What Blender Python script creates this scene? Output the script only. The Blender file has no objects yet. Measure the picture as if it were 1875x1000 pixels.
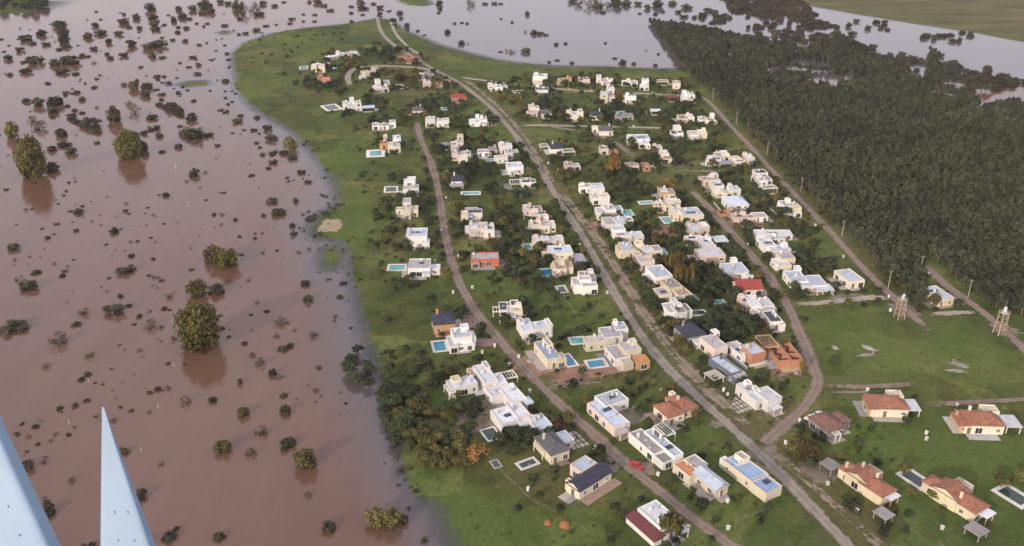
import bpy, math, random
import numpy as np
from mathutils import Vector
R = math.radians
SC = bpy.context.scene
COL = SC.collection

# ------------------------------------------------------------------ camera
F, YH = 1650.0, -300.0                      # focal length and horizon row of the photograph, in its pixels
PITCH = math.atan((500 - YH) / F)
ALT = math.cos(PITCH) / 0.00544             # flying height in metres
cd = bpy.data.cameras.new('camera')
cam = bpy.data.objects.new('camera', cd)
COL.objects.link(cam)
cam.location = (0, 0, ALT)
cam.rotation_euler = (math.pi / 2 - PITCH, 0, 0)
cd.sensor_width = 36
cd.lens = F / 1875 * 36
cd.clip_start, cd.clip_end = 0.1, 20000
SC.camera = cam

# ------------------------------------------------------------------ sky, sun, exposure
SUN_AZ = R(214)       # compass bearing of the sun, seen from above, clockwise from +Y (the view direction)
SUN_EL = R(19)
w = bpy.data.worlds.new('World')
SC.world = w
w.use_nodes = True
nt = w.node_tree
bg = nt.nodes['Background']
sky = nt.nodes.new('ShaderNodeTexSky')
sky.sky_type = 'NISHITA'
sky.sun_disc = False
sky.sun_elevation = SUN_EL
sky.sun_rotation = SUN_AZ
sky.air_density, sky.dust_density, sky.ozone_density = 1.0, 2.0, 1.0
# thin, even evening cloud over the clear sky
tc = nt.nodes.new('ShaderNodeTexCoord')
cmap = nt.nodes.new('ShaderNodeMapping')
cmap.inputs['Scale'].default_value = (1.0, 1.0, 3.5)
cn = nt.nodes.new('ShaderNodeTexNoise')
cn.inputs['Scale'].default_value = 2.2
cn.inputs['Detail'].default_value = 5
cr = nt.nodes.new('ShaderNodeMapRange')
cr.inputs[1].default_value, cr.inputs[2].default_value = 0.3, 0.75
cr.inputs[3].default_value, cr.inputs[4].default_value = 0.68, 0.86
cm = nt.nodes.new('ShaderNodeMix')
cm.data_type = 'RGBA'
cm.inputs['B'].default_value = (7.2, 6.5, 7.0, 1)
nt.links.new(tc.outputs['Generated'], cmap.inputs['Vector'])
nt.links.new(cmap.outputs[0], cn.inputs['Vector'])
nt.links.new(cn.outputs['Fac'], cr.inputs[0])
nt.links.new(cr.outputs[0], cm.inputs['Factor'])
nt.links.new(sky.outputs[0], cm.inputs['A'])
nt.links.new(cm.outputs['Result'], bg.inputs['Color'])
bg.inputs['Strength'].default_value = 0.14

sd = bpy.data.lights.new('sun', 'SUN')
sd.energy = 2.9
sd.angle = R(2.5)
sd.color = (1.0, 0.85, 0.68)
sun = bpy.data.objects.new('sun', sd)
COL.objects.link(sun)
sdir = Vector((math.sin(SUN_AZ) * math.cos(SUN_EL), math.cos(SUN_AZ) * math.cos(SUN_EL), math.sin(SUN_EL)))
sun.rotation_euler = sdir.to_track_quat('Z', 'Y').to_euler()
sun.location = (-300, -300, 400)

vs = SC.view_settings
vs.view_transform, vs.look, vs.exposure, vs.gamma = 'Standard', 'None', 0.12, 1.0
vs.use_curve_mapping = False
SC.render.engine = 'CYCLES'
SC.cycles.use_denoising = True
SC.cycles.max_bounces = 6
SC.cycles.transparent_max_bounces = 12

# ------------------------------------------------------------------ pixel <-> place
GZ = 0.6                                     # level of the dry land above the flood


def g(x, y, z=GZ):
    """the point of the place, at height z, that the photograph shows at pixel (x, y)"""
    u, v = (x - 937.5) / F, -(y - 500) / F
    dy = math.cos(PITCH) + v * math.sin(PITCH)
    dz = -math.sin(PITCH) + v * math.cos(PITCH)
    t = (z - ALT) / dz
    return (u * t, dy * t)


def pxm(y):
    return (y - YH) * 0.00544                # pixels per metre across, at row y


rng = random.Random(7)
nrg = np.random.default_rng(7)

# ------------------------------------------------------------------ materials
MATS = {}


def newmat(name):
    m = bpy.data.materials.new(name)
    m.use_nodes = True
    MATS[name] = m
    return m, m.node_tree, m.node_tree.nodes['Principled BSDF']


def nd(t, typ, **kw):
    n = t.nodes.new(typ)
    for k, v in kw.items():
        setattr(n, k, v)
    return n


def ramp(t, src, stops):
    r = nd(t, 'ShaderNodeValToRGB')
    el = r.color_ramp.elements
    while len(el) < len(stops):
        el.new(0.5)
    for e, (p, c) in zip(el, stops):
        e.position = p
        e.color = (*c, 1) if len(c) == 3 else c
    t.links.new(src, r.inputs[0])
    return r


def noise(t, scale, detail=4, rough=0.55, vec=None):
    n = nd(t, 'ShaderNodeTexNoise')
    n.inputs['Scale'].default_value = scale
    n.inputs['Detail'].default_value = detail
    n.inputs['Roughness'].default_value = rough
    if vec is not None:
        t.links.new(vec, n.inputs['Vector'])
    return n


def mixc(t, fac, a, b, mode='MIX'):
    m = nd(t, 'ShaderNodeMix', data_type='RGBA', blend_type=mode)
    for key, v in (('Factor', fac), ('A', a), ('B', b)):
        if isinstance(v, (int, float)):
            m.inputs[key].default_value = v
        elif isinstance(v, tuple):
            m.inputs[key].default_value = (*v, 1)
        else:
            t.links.new(v, m.inputs[key])
    return m.outputs['Result']


def maprange(t, src, a, b, c, d):
    m = nd(t, 'ShaderNodeMapRange')
    for i, v in enumerate((a, b, c, d)):
        m.inputs[i + 1].default_value = v
    t.links.new(src, m.inputs[0])
    return m.outputs[0]


def obj_vec(t):
    """object coordinates, shifted by a random amount for each object"""
    c = nd(t, 'ShaderNodeTexCoord')
    o = nd(t, 'ShaderNodeObjectInfo')
    v = nd(t, 'ShaderNodeVectorMath', operation='ADD')
    s = nd(t, 'ShaderNodeMath', operation='MULTIPLY')
    s.inputs[1].default_value = 57.0
    t.links.new(o.outputs['Random'], s.inputs[0])
    t.links.new(c.outputs['Object'], v.inputs[0])
    t.links.new(s.outputs[0], v.inputs[1])
    return v.outputs[0], o.outputs['Random']


def paint(name, col, rough=0.8, wear=0.25, streak=0.0, metal=0.0, bump=0.0):
    """wall paint, concrete, membrane: colour with stains and slight change from house to house"""
    m, t, b = newmat(name)
    vec, rnd = obj_vec(t)
    n = noise(t, 0.55, 6, 0.65, vec)
    dark = tuple(c * (1 - wear) for c in col)
    lite = tuple(min(0.9, c * (1 + wear * 0.35)) for c in col)
    r = ramp(t, n.outputs['Fac'], [(0.28, dark), (0.5, col), (0.75, lite)])
    out = r.outputs[0]
    n2 = noise(t, 6.0, 3, 0.6, vec)
    out = mixc(t, maprange(t, n2.outputs['Fac'], 0.45, 0.8, 0.0, wear), out, tuple(c * 0.6 for c in col))
    if streak:
        mp = nd(t, 'ShaderNodeMapping')
        mp.inputs['Scale'].default_value = (1, 1, 1)
        t.links.new(vec, mp.inputs[0])
        wv = nd(t, 'ShaderNodeTexWave', wave_type='BANDS', bands_direction='X', wave_profile='SAW')
        wv.inputs['Scale'].default_value = 0.32
        wv.inputs['Distortion'].default_value = 0.0
        t.links.new(mp.outputs[0], wv.inputs['Vector'])
        out = mixc(t, maprange(t, wv.outputs['Fac'], 0.86, 0.97, 0.0, streak), out, tuple(c * 0.45 for c in col))
    h = nd(t, 'ShaderNodeHueSaturation')
    t.links.new(maprange(t, rnd, 0, 1, 0.74, 1.06), h.inputs['Value'])
    t.links.new(out, h.inputs['Color'])
    t.links.new(h.outputs[0], b.inputs['Base Color'])
    b.inputs['Roughness'].default_value = rough
    b.inputs['Metallic'].default_value = metal
    if bump:
        bp = nd(t, 'ShaderNodeBump')
        bp.inputs['Strength'].default_value = bump
        t.links.new(n2.outputs['Fac'], bp.inputs['Height'])
        t.links.new(bp.outputs[0], b.inputs['Normal'])
    return m


def tiles(name, col, dark):
    """a tiled roof too far off to pick the tiles apart"""
    m, t, b = newmat(name)
    vec, rnd = obj_vec(t)
    n = noise(t, 0.9, 6, 0.7, vec)
    r = ramp(t, n.outputs['Fac'], [(0.3, dark), (0.55, col), (0.8, tuple(min(0.8, c * 1.35) for c in col))])
    wv = nd(t, 'ShaderNodeTexWave', wave_type='BANDS', bands_direction='Z')
    wv.inputs['Scale'].default_value = 1.1
    wv.inputs['Distortion'].default_value = 1.2
    t.links.new(vec, wv.inputs['Vector'])
    out = mixc(t, maprange(t, wv.outputs['Fac'], 0.3, 0.9, 0.45, 0.0), r.outputs[0], dark)
    t.links.new(out, b.inputs['Base Color'])
    b.inputs['Roughness'].default_value = 0.75
    bp = nd(t, 'ShaderNodeBump')
    bp.inputs['Strength'].default_value = 0.5
    bp.inputs['Distance'].default_value = 0.1
    t.links.new(wv.outputs['Fac'], bp.inputs['Height'])
    t.links.new(bp.outputs[0], b.inputs['Normal'])
    return m


WALL = dict(W=(0.80, 0.79, 0.76), C=(0.76, 0.69, 0.54), Y=(0.66, 0.59, 0.43), O=(0.54, 0.31, 0.14), T=(0.52, 0.38, 0.24),
            P=(0.70, 0.59, 0.54), S=(0.55, 0.20, 0.15), R=(0.52, 0.13, 0.08), G=(0.33, 0.32, 0.31), D=(0.06, 0.065, 0.075),
            B=(0.13, 0.15, 0.20))
for k, c in WALL.items():
    paint('wall_' + k, c, 0.85, 0.18)
ROOF = dict(w=(0.70, 0.74, 0.80), b=(0.54, 0.63, 0.75), l=(0.50, 0.49, 0.51), g=(0.30, 0.28, 0.28), d=(0.045, 0.052, 0.085),
            s=(0.33, 0.46, 0.70), v=(0.36, 0.34, 0.42), o=(0.62, 0.27, 0.14), c=(0.60, 0.55, 0.46), k=(0.42, 0.30, 0.24),
            m=(0.20, 0.055, 0.06), q=(0.46, 0.58, 0.60))
for k, c in ROOF.items():
    paint('roof_' + k, c, 0.5 if k in 'bsdq' else 0.8, 0.34, 0.35 if k in 'bsdqm' else 0.12)
tiles('roof_t', (0.36, 0.16, 0.10), (0.18, 0.075, 0.05))
tiles('roof_n', (0.24, 0.13, 0.10), (0.11, 0.06, 0.05))
tiles('roof_e', (0.05, 0.055, 0.09), (0.018, 0.02, 0.035))
tiles('roof_h', (0.13, 0.13, 0.14), (0.06, 0.06, 0.065))
tiles('roof_r', (0.36, 0.075, 0.06), (0.18, 0.03, 0.03))
paint('trim', (0.74, 0.73, 0.70), 0.7, 0.15)
paint('concrete', (0.46, 0.43, 0.39), 0.9, 0.3)
paint('timber', (0.22, 0.14, 0.085), 0.8, 0.35)
paint('steel', (0.42, 0.43, 0.44), 0.55, 0.3)
paint('rubber', (0.02, 0.02, 0.02), 0.8, 0.2)
paint('car_white', (0.75, 0.75, 0.75), 0.25, 0.08)
paint('car_red', (0.42, 0.03, 0.03), 0.25, 0.08)
paint('rubble', (0.30, 0.29, 0.25), 0.95, 0.5, bump=0.5)
paint('clay', (0.42, 0.17, 0.07), 0.95, 0.35, bump=0.6)
paint('aircraft_paint', (0.25, 0.37, 0.52), 0.5, 0.25)
paint('aircraft_joint', (0.30, 0.40, 0.52), 0.5, 0.1)
paint('tower_concrete', (0.44, 0.33, 0.25), 0.9, 0.3)
paint('tank_plastic', (0.72, 0.72, 0.70), 0.5, 0.15)


def brickmat():
    m, t, b = newmat('brick')
    vec, rnd = obj_vec(t)
    br = nd(t, 'ShaderNodeTexBrick')
    br.inputs['Scale'].default_value = 3.0
    br.inputs['Color1'].default_value = (0.42, 0.18, 0.10, 1)
    br.inputs['Color2'].default_value = (0.52, 0.25, 0.14, 1)
    br.inputs['Mortar'].default_value = (0.40, 0.33, 0.28, 1)
    t.links.new(vec, br.inputs['Vector'])
    n = noise(t, 0.8, 5, 0.6, vec)
    t.links.new(mixc(t, maprange(t, n.outputs['Fac'], 0.4, 0.8, 0, 0.5), br.outputs[0], (0.28, 0.15, 0.11)), b.inputs['Base Color'])
    b.inputs['Roughness'].default_value = 0.9


brickmat()


def glassmat():
    m, t, b = newmat('window_glass')
    vec, rnd = obj_vec(t)
    r = ramp(t, rnd, [(0.0, (0.012, 0.014, 0.018)), (0.6, (0.03, 0.035, 0.045)), (1.0, (0.10, 0.10, 0.10))])
    t.links.new(r.outputs[0], b.inputs['Base Color'])
    b.inputs['Roughness'].default_value = 0.12


glassmat()


def poolmat(name, col):
    m, t, b = newmat(name)
    vec, rnd = obj_vec(t)
    n = noise(t, 0.5, 4, 0.6, vec)
    r = ramp(t, n.outputs['Fac'], [(0.3, tuple(c * 0.8 for c in col)), (0.7, tuple(c * 1.15 for c in col))])
    t.links.new(r.outputs[0], b.inputs['Base Color'])
    b.inputs['Roughness'].default_value = 0.08
    bp = nd(t, 'ShaderNodeBump')
    bp.inputs['Strength'].default_value = 0.08
    n2 = noise(t, 4, 3, 0.6, vec)
    t.links.new(n2.outputs['Fac'], bp.inputs['Height'])
    t.links.new(bp.outputs[0], b.inputs['Normal'])


poolmat('pool_blue', (0.03, 0.24, 0.38))
poolmat('pool_teal', (0.10, 0.36, 0.36))
poolmat('pool_dark', (0.035, 0.06, 0.055))


def leafmat(name, a, b_, c_, trans=0.25):
    m, t, b = newmat(name)
    gi = nd(t, 'ShaderNodeNewGeometry')
    oi = nd(t, 'ShaderNodeObjectInfo')
    r = ramp(t, gi.outputs['Random Per Island'], [(0.0, a), (0.5, b_), (1.0, c_)])
    h = nd(t, 'ShaderNodeHueSaturation')
    t.links.new(maprange(t, oi.outputs['Random'], 0, 1, 0.475, 0.515), h.inputs['Hue'])
    wn = nd(t, 'ShaderNodeTexWhiteNoise', noise_dimensions='1D')
    t.links.new(oi.outputs['Random'], wn.inputs['W'])
    stand = noise(t, 0.022, 3, 0.6, oi.outputs['Location'])
    mv = nd(t, 'ShaderNodeMath', operation='MULTIPLY')
    t.links.new(maprange(t, wn.outputs['Value'], 0, 1, 0.66, 1.34), mv.inputs[0])
    t.links.new(maprange(t, stand.outputs['Fac'], 0.3, 0.7, 0.72, 1.28), mv.inputs[1])
    t.links.new(mv.outputs[0], h.inputs['Value'])
    t.links.new(r.outputs[0], h.inputs['Color'])
    t.links.new(h.outputs[0], b.inputs['Base Color'])
    b.inputs['Roughness'].default_value = 0.75
    b.inputs['Specular IOR Level'].default_value = 0.25
    tr = nd(t, 'ShaderNodeBsdfTranslucent')
    t.links.new(h.outputs[0], tr.inputs['Color'])
    ms = nd(t, 'ShaderNodeMixShader')
    ms.inputs[0].default_value = trans
    t.links.new(b.outputs[0], ms.inputs[1])
    t.links.new(tr.outputs[0], ms.inputs[2])
    t.links.new(ms.outputs[0], t.nodes['Material Output'].inputs['Surface'])


leafmat('leaf_green', (0.046, 0.064, 0.026), (0.070, 0.092, 0.038), (0.105, 0.128, 0.056))
leafmat('leaf_dark', (0.036, 0.050, 0.028), (0.056, 0.074, 0.040), (0.088, 0.106, 0.056))
leafmat('leaf_olive', (0.100, 0.100, 0.033), (0.155, 0.146, 0.048), (0.23, 0.205, 0.07), 0.35)
leafmat('leaf_gold', (0.15, 0.125, 0.035), (0.24, 0.19, 0.05), (0.34, 0.27, 0.08), 0.35)
leafmat('leaf_amber', (0.17, 0.11, 0.03), (0.25, 0.16, 0.045), (0.34, 0.23, 0.07))
leafmat('leaf_flood', (0.058, 0.054, 0.036), (0.088, 0.080, 0.052), (0.130, 0.116, 0.074), 0.3)
leafmat('leaf_rust', (0.085, 0.062, 0.040), (0.12, 0.088, 0.056), (0.15, 0.118, 0.075))
leafmat('leaf_forest', (0.040, 0.048, 0.030), (0.068, 0.077, 0.048), (0.135, 0.142, 0.090))
leafmat('grass_tuft', (0.05, 0.065, 0.022), (0.075, 0.09, 0.03), (0.11, 0.115, 0.045))
paint('bark', (0.12, 0.095, 0.075), 0.95, 0.35)
paint('bark_grey', (0.20, 0.175, 0.15), 0.95, 0.35)

# ------------------------------------------------------------------ mesh helpers


class MB:
    def __init__(self):
        self.v, self.f, self.mi = [], [], []

    def quad(self, a, b, c, d, mi=0):
        n = len(self.v)
        self.v += [a, b, c, d]
        self.f.append((n, n + 1, n + 2, n + 3))
        self.mi.append(mi)

    def poly(self, pts, mi=0):
        n = len(self.v)
        self.v += list(pts)
        self.f.append(tuple(range(n, n + len(pts))))
        self.mi.append(mi)

    def box(self, x0, x1, y0, y1, z0, z1, mi=0):
        n = len(self.v)
        self.v += [(x0, y0, z0), (x1, y0, z0), (x1, y1, z0), (x0, y1, z0), (x0, y0, z1), (x1, y0, z1), (x1, y1, z1), (x0, y1, z1)]
        for q in ((0, 3, 2, 1), (4, 5, 6, 7), (0, 1, 5, 4), (1, 2, 6, 5), (2, 3, 7, 6), (3, 0, 4, 7)):
            self.f.append(tuple(n + i for i in q))
            self.mi.append(mi)
        return self

    def tube(self, pts, rad, n=6, mi=0, cap=True):
        """a tube through pts with a radius at each"""
        base = len(self.v)
        P = [Vector(p) for p in pts]
        for i, p in enumerate(P):
            d = (P[min(i + 1, len(P) - 1)] - P[max(i - 1, 0)]).normalized()
            up = Vector((0, 0, 1)) if abs(d.z) < 0.9 else Vector((1, 0, 0))
            a = d.cross(up).normalized()
            b = d.cross(a)
            for k in range(n):
                an = 2 * math.pi * k / n
                q = p + (a * math.cos(an) + b * math.sin(an)) * rad[i]
                self.v.append(tuple(q))
        for i in range(len(P) - 1):
            for k in range(n):
                k2 = (k + 1) % n
                self.f.append((base + i * n + k, base + i * n + k2, base + (i + 1) * n + k2, base + (i + 1) * n + k))
                self.mi.append(mi)
        if cap:
            self.f.append(tuple(base + k for k in range(n)))
            self.mi.append(mi)
            self.f.append(tuple(base + (len(P) - 1) * n + k for k in reversed(range(n))))
            self.mi.append(mi)
        return self

    def mesh(self, name, mats):
        me = bpy.data.meshes.new(name)
        me.from_pydata(self.v, [], self.f)
        for m in mats:
            me.materials.append(MATS[m])
        if len(mats) > 1:
            me.polygons.foreach_set('material_index', self.mi)
        me.update()
        return me

    def build(self, name, mats, parent=None, loc=None):
        return link(name, self.mesh(name, [mats] if isinstance(mats, str) else mats), parent, loc)


def link(name, data, parent=None, loc=None, rz=0.0):
    o = bpy.data.objects.new(name, data)
    COL.objects.link(o)
    if parent is not None:
        o.parent = parent
    if loc is not None:
        o.location = loc
    if rz:
        o.rotation_euler.z = rz
    return o


def thing(name, label, cat, loc, rz=0.0, group=None):
    o = link(name, None, None, loc, rz)
    o.empty_display_size = 0.5
    o['label'], o['category'] = label, cat
    if group:
        o['group'] = group
    return o


def struct(o, kind='structure', label=None):
    o['kind'] = kind
    if label:
        o['label'] = label
    return o


def np_mesh(name, verts, faces, mats):
    """mesh from numpy arrays; faces is (n, 3) or (n, 4)"""
    me = bpy.data.meshes.new(name)
    nv, (nf, k) = len(verts), faces.shape
    me.vertices.add(nv)
    me.vertices.foreach_set('co', np.asarray(verts, np.float32).ravel())
    me.loops.add(nf * k)
    me.loops.foreach_set('vertex_index', np.asarray(faces, np.int32).ravel())
    me.polygons.add(nf)
    me.polygons.foreach_set('loop_start', np.arange(0, nf * k, k, dtype=np.int32))
    me.update(calc_edges=True)
    for m in mats:
        me.materials.append(MATS[m])
    return me


# ------------------------------------------------------------------ land and flood
def P(*px):
    return [g(x, y, 0.0) for x, y in px]


LAND_MAIN = P((693, 34), (640, 44), (560, 52), (500, 62), (455, 78), (432, 97), (432, 120), (440, 155), (460, 190), (500, 218),
              (540, 240), (575, 275), (600, 305), (620, 340), (628, 376), (603, 386), (583, 402), (578, 425), (590, 437),
              (630, 437), (648, 455), (655, 500), (664, 545), (674, 590), (690, 640), (705, 690), (735, 745), (748, 802),
              (755, 856), (780, 899), (816, 935), (834, 986), (850, 1040), (880, 1150), (2300, 1150), (2300, 210), (1875, 206), (1700, 192),
              (1560, 178), (1420, 156), (1330, 130), (1240, 127), (1157, 126), (1110, 123), (1022, 122), (958, 117), (905, 110),
              (847, 95), (800, 82), (779, 73), (742, 58), (715, 38))
FAR_BANK = P((1440, -40), (1470, 8), (1560, 24), (1688, 45), (1790, 60), (1875, 76), (2100, 100), (2500, 100), (2500, -60))
ISLES = [P((728, -6), (735, 2), (752, 9), (775, 11), (790, 8), (782, 0), (782, -6)),
         P((330, 154), (345, 150), (373, 149), (373, 156), (345, 158)),
         P((404, 60), (412, 57), (420, 60), (412, 63)),
         P((604, 452), (613, 456), (614, 475), (610, 490), (602, 491), (598, 480), (599, 462)),
         P((-260, -30), (95, -8), (88, 18), (50, 24), (0, 26), (-260, 28))]


def signed(poly, X, Y):
    """distance to the outline, positive inside"""
    A = np.array(poly)
    B = np.roll(A, -1, 0)
    dist = np.full(X.shape, 1e9)
    ins = np.zeros(X.shape, bool)
    for (ax, ay), (bx, by) in zip(A, B):
        ex, ey = bx - ax, by - ay
        t = np.clip(((X - ax) * ex + (Y - ay) * ey) / (ex * ex + ey * ey + 1e-9), 0, 1)
        dist = np.minimum(dist, np.hypot(X - ax - t * ex, Y - ay - t * ey))
        c = ((ay > Y) != (by > Y)) & (X < (bx - ax) * (Y - ay) / (by - ay + 1e-12) + ax)
        ins ^= c
    return np.where(ins, dist, -dist)


def vnoise(X, Y, s, seed):
    """smooth value noise"""
    r = np.random.default_rng(seed).random((64, 64))
    x, y = X / s, Y / s
    xi, yi = np.floor(x).astype(int), np.floor(y).astype(int)
    fx, fy = x - xi, y - yi
    fx, fy = fx * fx * (3 - 2 * fx), fy * fy * (3 - 2 * fy)
    a = r[xi % 64, yi % 64] * (1 - fx) + r[(xi + 1) % 64, yi % 64] * fx
    b = r[xi % 64, (yi + 1) % 64] * (1 - fx) + r[(xi + 1) % 64, (yi + 1) % 64] * fx
    return a * (1 - fy) + b * fy


def land_sd(X, Y):
    d = signed(LAND_MAIN, X, Y)
    d = np.maximum(d, signed(FAR_BANK, X, Y))
    for i in ISLES:
        d = np.maximum(d, signed(i, X, Y))
    return d


def axis(lo, hi, step, far):
    a = list(np.arange(lo, hi + 0.1, step))
    s = step
    while a[-1] < far:
        s *= 1.35
        a.append(a[-1] + s)
    s = step
    while a[0] > -far:
        s *= 1.35
        a.insert(0, a[0] - s)
    return np.array(a)


def sheet(name, step, mats):
    xs, ys = axis(-400, 460, step, 9000), axis(100, 1120, step, 9000)
    X, Y = np.meshgrid(xs, ys)
    nx, ny = len(xs), len(ys)
    idx = np.arange(nx * ny).reshape(ny, nx)
    faces = np.stack([idx[:-1, :-1], idx[:-1, 1:], idx[1:, 1:], idx[1:, :-1]], -1).reshape(-1, 4)
    return X, Y, faces


X, Y, faces = sheet('ground', 3.0, [])
SD = land_sd(X, Y)
SDn = SD + (vnoise(X, Y, 9, 1) - 0.5) * 5 * (np.abs(SD) < 40) + (vnoise(X, Y, 30, 2) - 0.5) * 7 * (np.abs(SD) < 40)
Z = np.where(SDn > 0, np.minimum(GZ, SDn * 0.055), np.maximum(-2.0, SDn * 0.10))
Z = np.where((SD > 11), GZ, Z)


def ground_material():
    m, t, b = newmat('meadow')
    c = nd(t, 'ShaderNodeTexCoord')
    v = c.outputs['Object']
    n1 = noise(t, 0.018, 6, 0.62, v)
    n2 = noise(t, 0.11, 6, 0.65, v)
    n3 = noise(t, 0.9, 5, 0.7, v)
    base = ramp(t, n1.outputs['Fac'], [(0.32, (0.042, 0.060, 0.017)), (0.46, (0.066, 0.090, 0.023)), (0.58, (0.088, 0.106, 0.031)), (0.70, (0.118, 0.112, 0.045))])
    o = mixc(t, maprange(t, n2.outputs['Fac'], 0.48, 0.66, 0, 0.75), base.outputs[0], (0.031, 0.050, 0.014))
    o = mixc(t, maprange(t, n2.outputs['Fac'], 0.47, 0.30, 0, 0.6), o, (0.110, 0.102, 0.044))
    vr = nd(t, 'ShaderNodeTexVoronoi', distance='CHEBYCHEV')
    vr.inputs['Scale'].default_value = 0.042
    t.links.new(v, vr.inputs['Vector'])
    hs_ = nd(t, 'ShaderNodeSeparateColor')
    t.links.new(vr.outputs['Color'], hs_.inputs[0])
    lot = nd(t, 'ShaderNodeHueSaturation')
    t.links.new(maprange(t, hs_.outputs[0], 0, 1, 1.0, 1.75), lot.inputs['Value'])
    t.links.new(maprange(t, hs_.outputs[1], 0, 1, 0.478, 0.512), lot.inputs['Hue'])
    t.links.new(o, lot.inputs['Color'])
    o = lot.outputs[0]
    lush = nd(t, 'ShaderNodeAttribute', attribute_name='lush')
    o = mixc(t, maprange(t, lush.outputs['Fac'], 0, 1, 0, 0.75), o, (0.110, 0.158, 0.036))
    dry = nd(t, 'ShaderNodeAttribute', attribute_name='dry')
    o = mixc(t, maprange(t, dry.outputs['Fac'], 0, 1, 0, 0.8), o, (0.150, 0.128, 0.062))
    o = mixc(t, maprange(t, n3.outputs['Fac'], 0.42, 0.70, 0.0, 0.55), o, (0.030, 0.042, 0.014))
    marsh = nd(t, 'ShaderNodeAttribute', attribute_name='marsh')
    mv = nd(t, 'ShaderNodeMapping')
    mv.inputs['Scale'].default_value = (0.25, 1.0, 1.0)
    t.links.new(v, mv.inputs[0])
    nm = noise(t, 0.05, 6, 0.65, mv.outputs[0])
    rm_ = ramp(t, nm.outputs['Fac'], [(0.35, (0.075, 0.085, 0.034)), (0.5, (0.120, 0.116, 0.052)), (0.65, (0.17, 0.15, 0.075))])
    o = mixc(t, marsh.outputs['Fac'], o, rm_.outputs[0])
    mud = nd(t, 'ShaderNodeAttribute', attribute_name='mud')
    o = mixc(t, mud.outputs['Fac'], o, (0.055, 0.052, 0.030))
    t.links.new(o, b.inputs['Base Color'])
    b.inputs['Roughness'].default_value = 0.95
    b.inputs['Specular IOR Level'].default_value = 0.15
    bp = nd(t, 'ShaderNodeBump')
    bp.inputs['Strength'].default_value = 0.7
    bp.inputs['Distance'].default_value = 0.5
    t.links.new(n3.outputs['Fac'], bp.inputs['Height'])
    t.links.new(bp.outputs[0], b.inputs['Normal'])


ground_material()


def blob(px, py, rx, ry, wgt):
    """soft weight round a pixel, with half-sizes in metres"""
    cx, cy = g(px, py)
    d = ((X - cx) / rx) ** 2 + ((Y - cy) / ry) ** 2
    n = vnoise(X, Y, 7, int(px) + 3) * 0.8 + 0.6
    return wgt * np.clip(1.3 - d * n, 0, 1)


def attr(me, name, val):
    a = me.attributes.new(name, 'FLOAT', 'POINT')
    a.data.foreach_set('value', np.asarray(val, np.float32).ravel())


me = np_mesh('ground', np.stack([X, Y, Z], -1).reshape(-1, 3), faces, ['meadow'])
lush = np.zeros(X.shape)
for bb in [(1570, 625, 24, 34, .7), (1620, 820, 22, 26, 1), (1780, 650, 16, 30, .7), (1790, 850, 20, 24, 1), (1070, 575, 17, 20, .5), (860, 960, 22, 16, .9),
           (960, 970, 16, 10, .7), (600, 330, 18, 90, .7), (640, 400, 10, 60, .8), (520, 85, 40, 60, .5), (1500, 470, 18, 40, .3), (470, 160, 20, 60, .5),
           (1320, 950, 24, 16, .5), (1250, 790, 12, 12, .5), (1140, 710, 26, 10, .4), (870, 120, 50, 20, .4), (1230, 190, 40, 30, .2), (1440, 690, 12, 14, .4)]:
    lush = np.maximum(lush, blob(*bb))
dry = np.zeros(X.shape)
for bb in [(1770, 30, 200, 120, .9), (1600, 10, 120, 120, .8), (490, 95, 14, 20, .8), (740, 440, 9, 30, .6), (900, 610, 10, 12, .4), (1390, 395, 26, 16, .8), (1250, 330, 24, 20, .5), (1110, 690, 22, 8, .8),
           (1430, 640, 10, 20, .6), (1320, 700, 9, 12, .5), (1420, 760, 10, 10, .7), (1345, 700, 7, 18, .4), (1480, 840, 10, 10, .5), (1490, 880, 6, 22, .6), (1570, 950, 7, 18, .6),
           (1000, 880, 12, 12, .6), (880, 770, 14, 12, .7), (920, 430, 12, 14, .6), (1140, 270, 30, 20, .6), (780, 175, 20, 30, .4), (730, 130, 20, 40, .5)]:
    dry = np.maximum(dry, blob(*bb))
vc = np.array([g(*q) for q in ((860, 150), (945, 228), (1010, 322), (1085, 425), (1160, 545), (1215, 625), (1262, 680), (1330, 745), (1395, 805), (1480, 880), (1600, 985))])
for (ax, ay), (bx, by) in zip(vc, vc[1:]):
    tt = np.clip(((X - ax) * (bx - ax) + (Y - ay) * (by - ay)) / ((bx - ax) ** 2 + (by - ay) ** 2), 0, 1)
    dd = np.hypot(X - ax - tt * (bx - ax), Y - ay - tt * (by - ay))
    dry = np.maximum(dry, np.clip(1.4 - dd / 4.5, 0, 1) * (.35 + .75 * vnoise(X, Y, 8, 77)))
fc_ = np.array([g(*q) for q in ((1285, 172), (1345, 232), (1440, 335), (1540, 440), (1640, 540), (1690, 590))])
for (ax, ay), (bx, by) in zip(fc_, fc_[1:]):
    tt = np.clip(((X - ax) * (bx - ax) + (Y - ay) * (by - ay)) / ((bx - ax) ** 2 + (by - ay) ** 2), 0, 1)
    dd = np.hypot(X - ax - tt * (bx - ax) - 3, Y - ay - tt * (by - ay))
    dry = np.maximum(dry, np.clip(1.3 - dd / 5, 0, 1) * (.3 + .7 * vnoise(X, Y, 10, 78)))
attr(me, 'lush', lush)
attr(me, 'dry', dry)
attr(me, 'marsh', np.clip(signed(FAR_BANK, X, Y) / 6, 0, 1))
attr(me, 'mud', np.clip(1 - (SDn + 5) / 4.0, 0, 1) * 0.5)
struct(link('ground', me))


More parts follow.
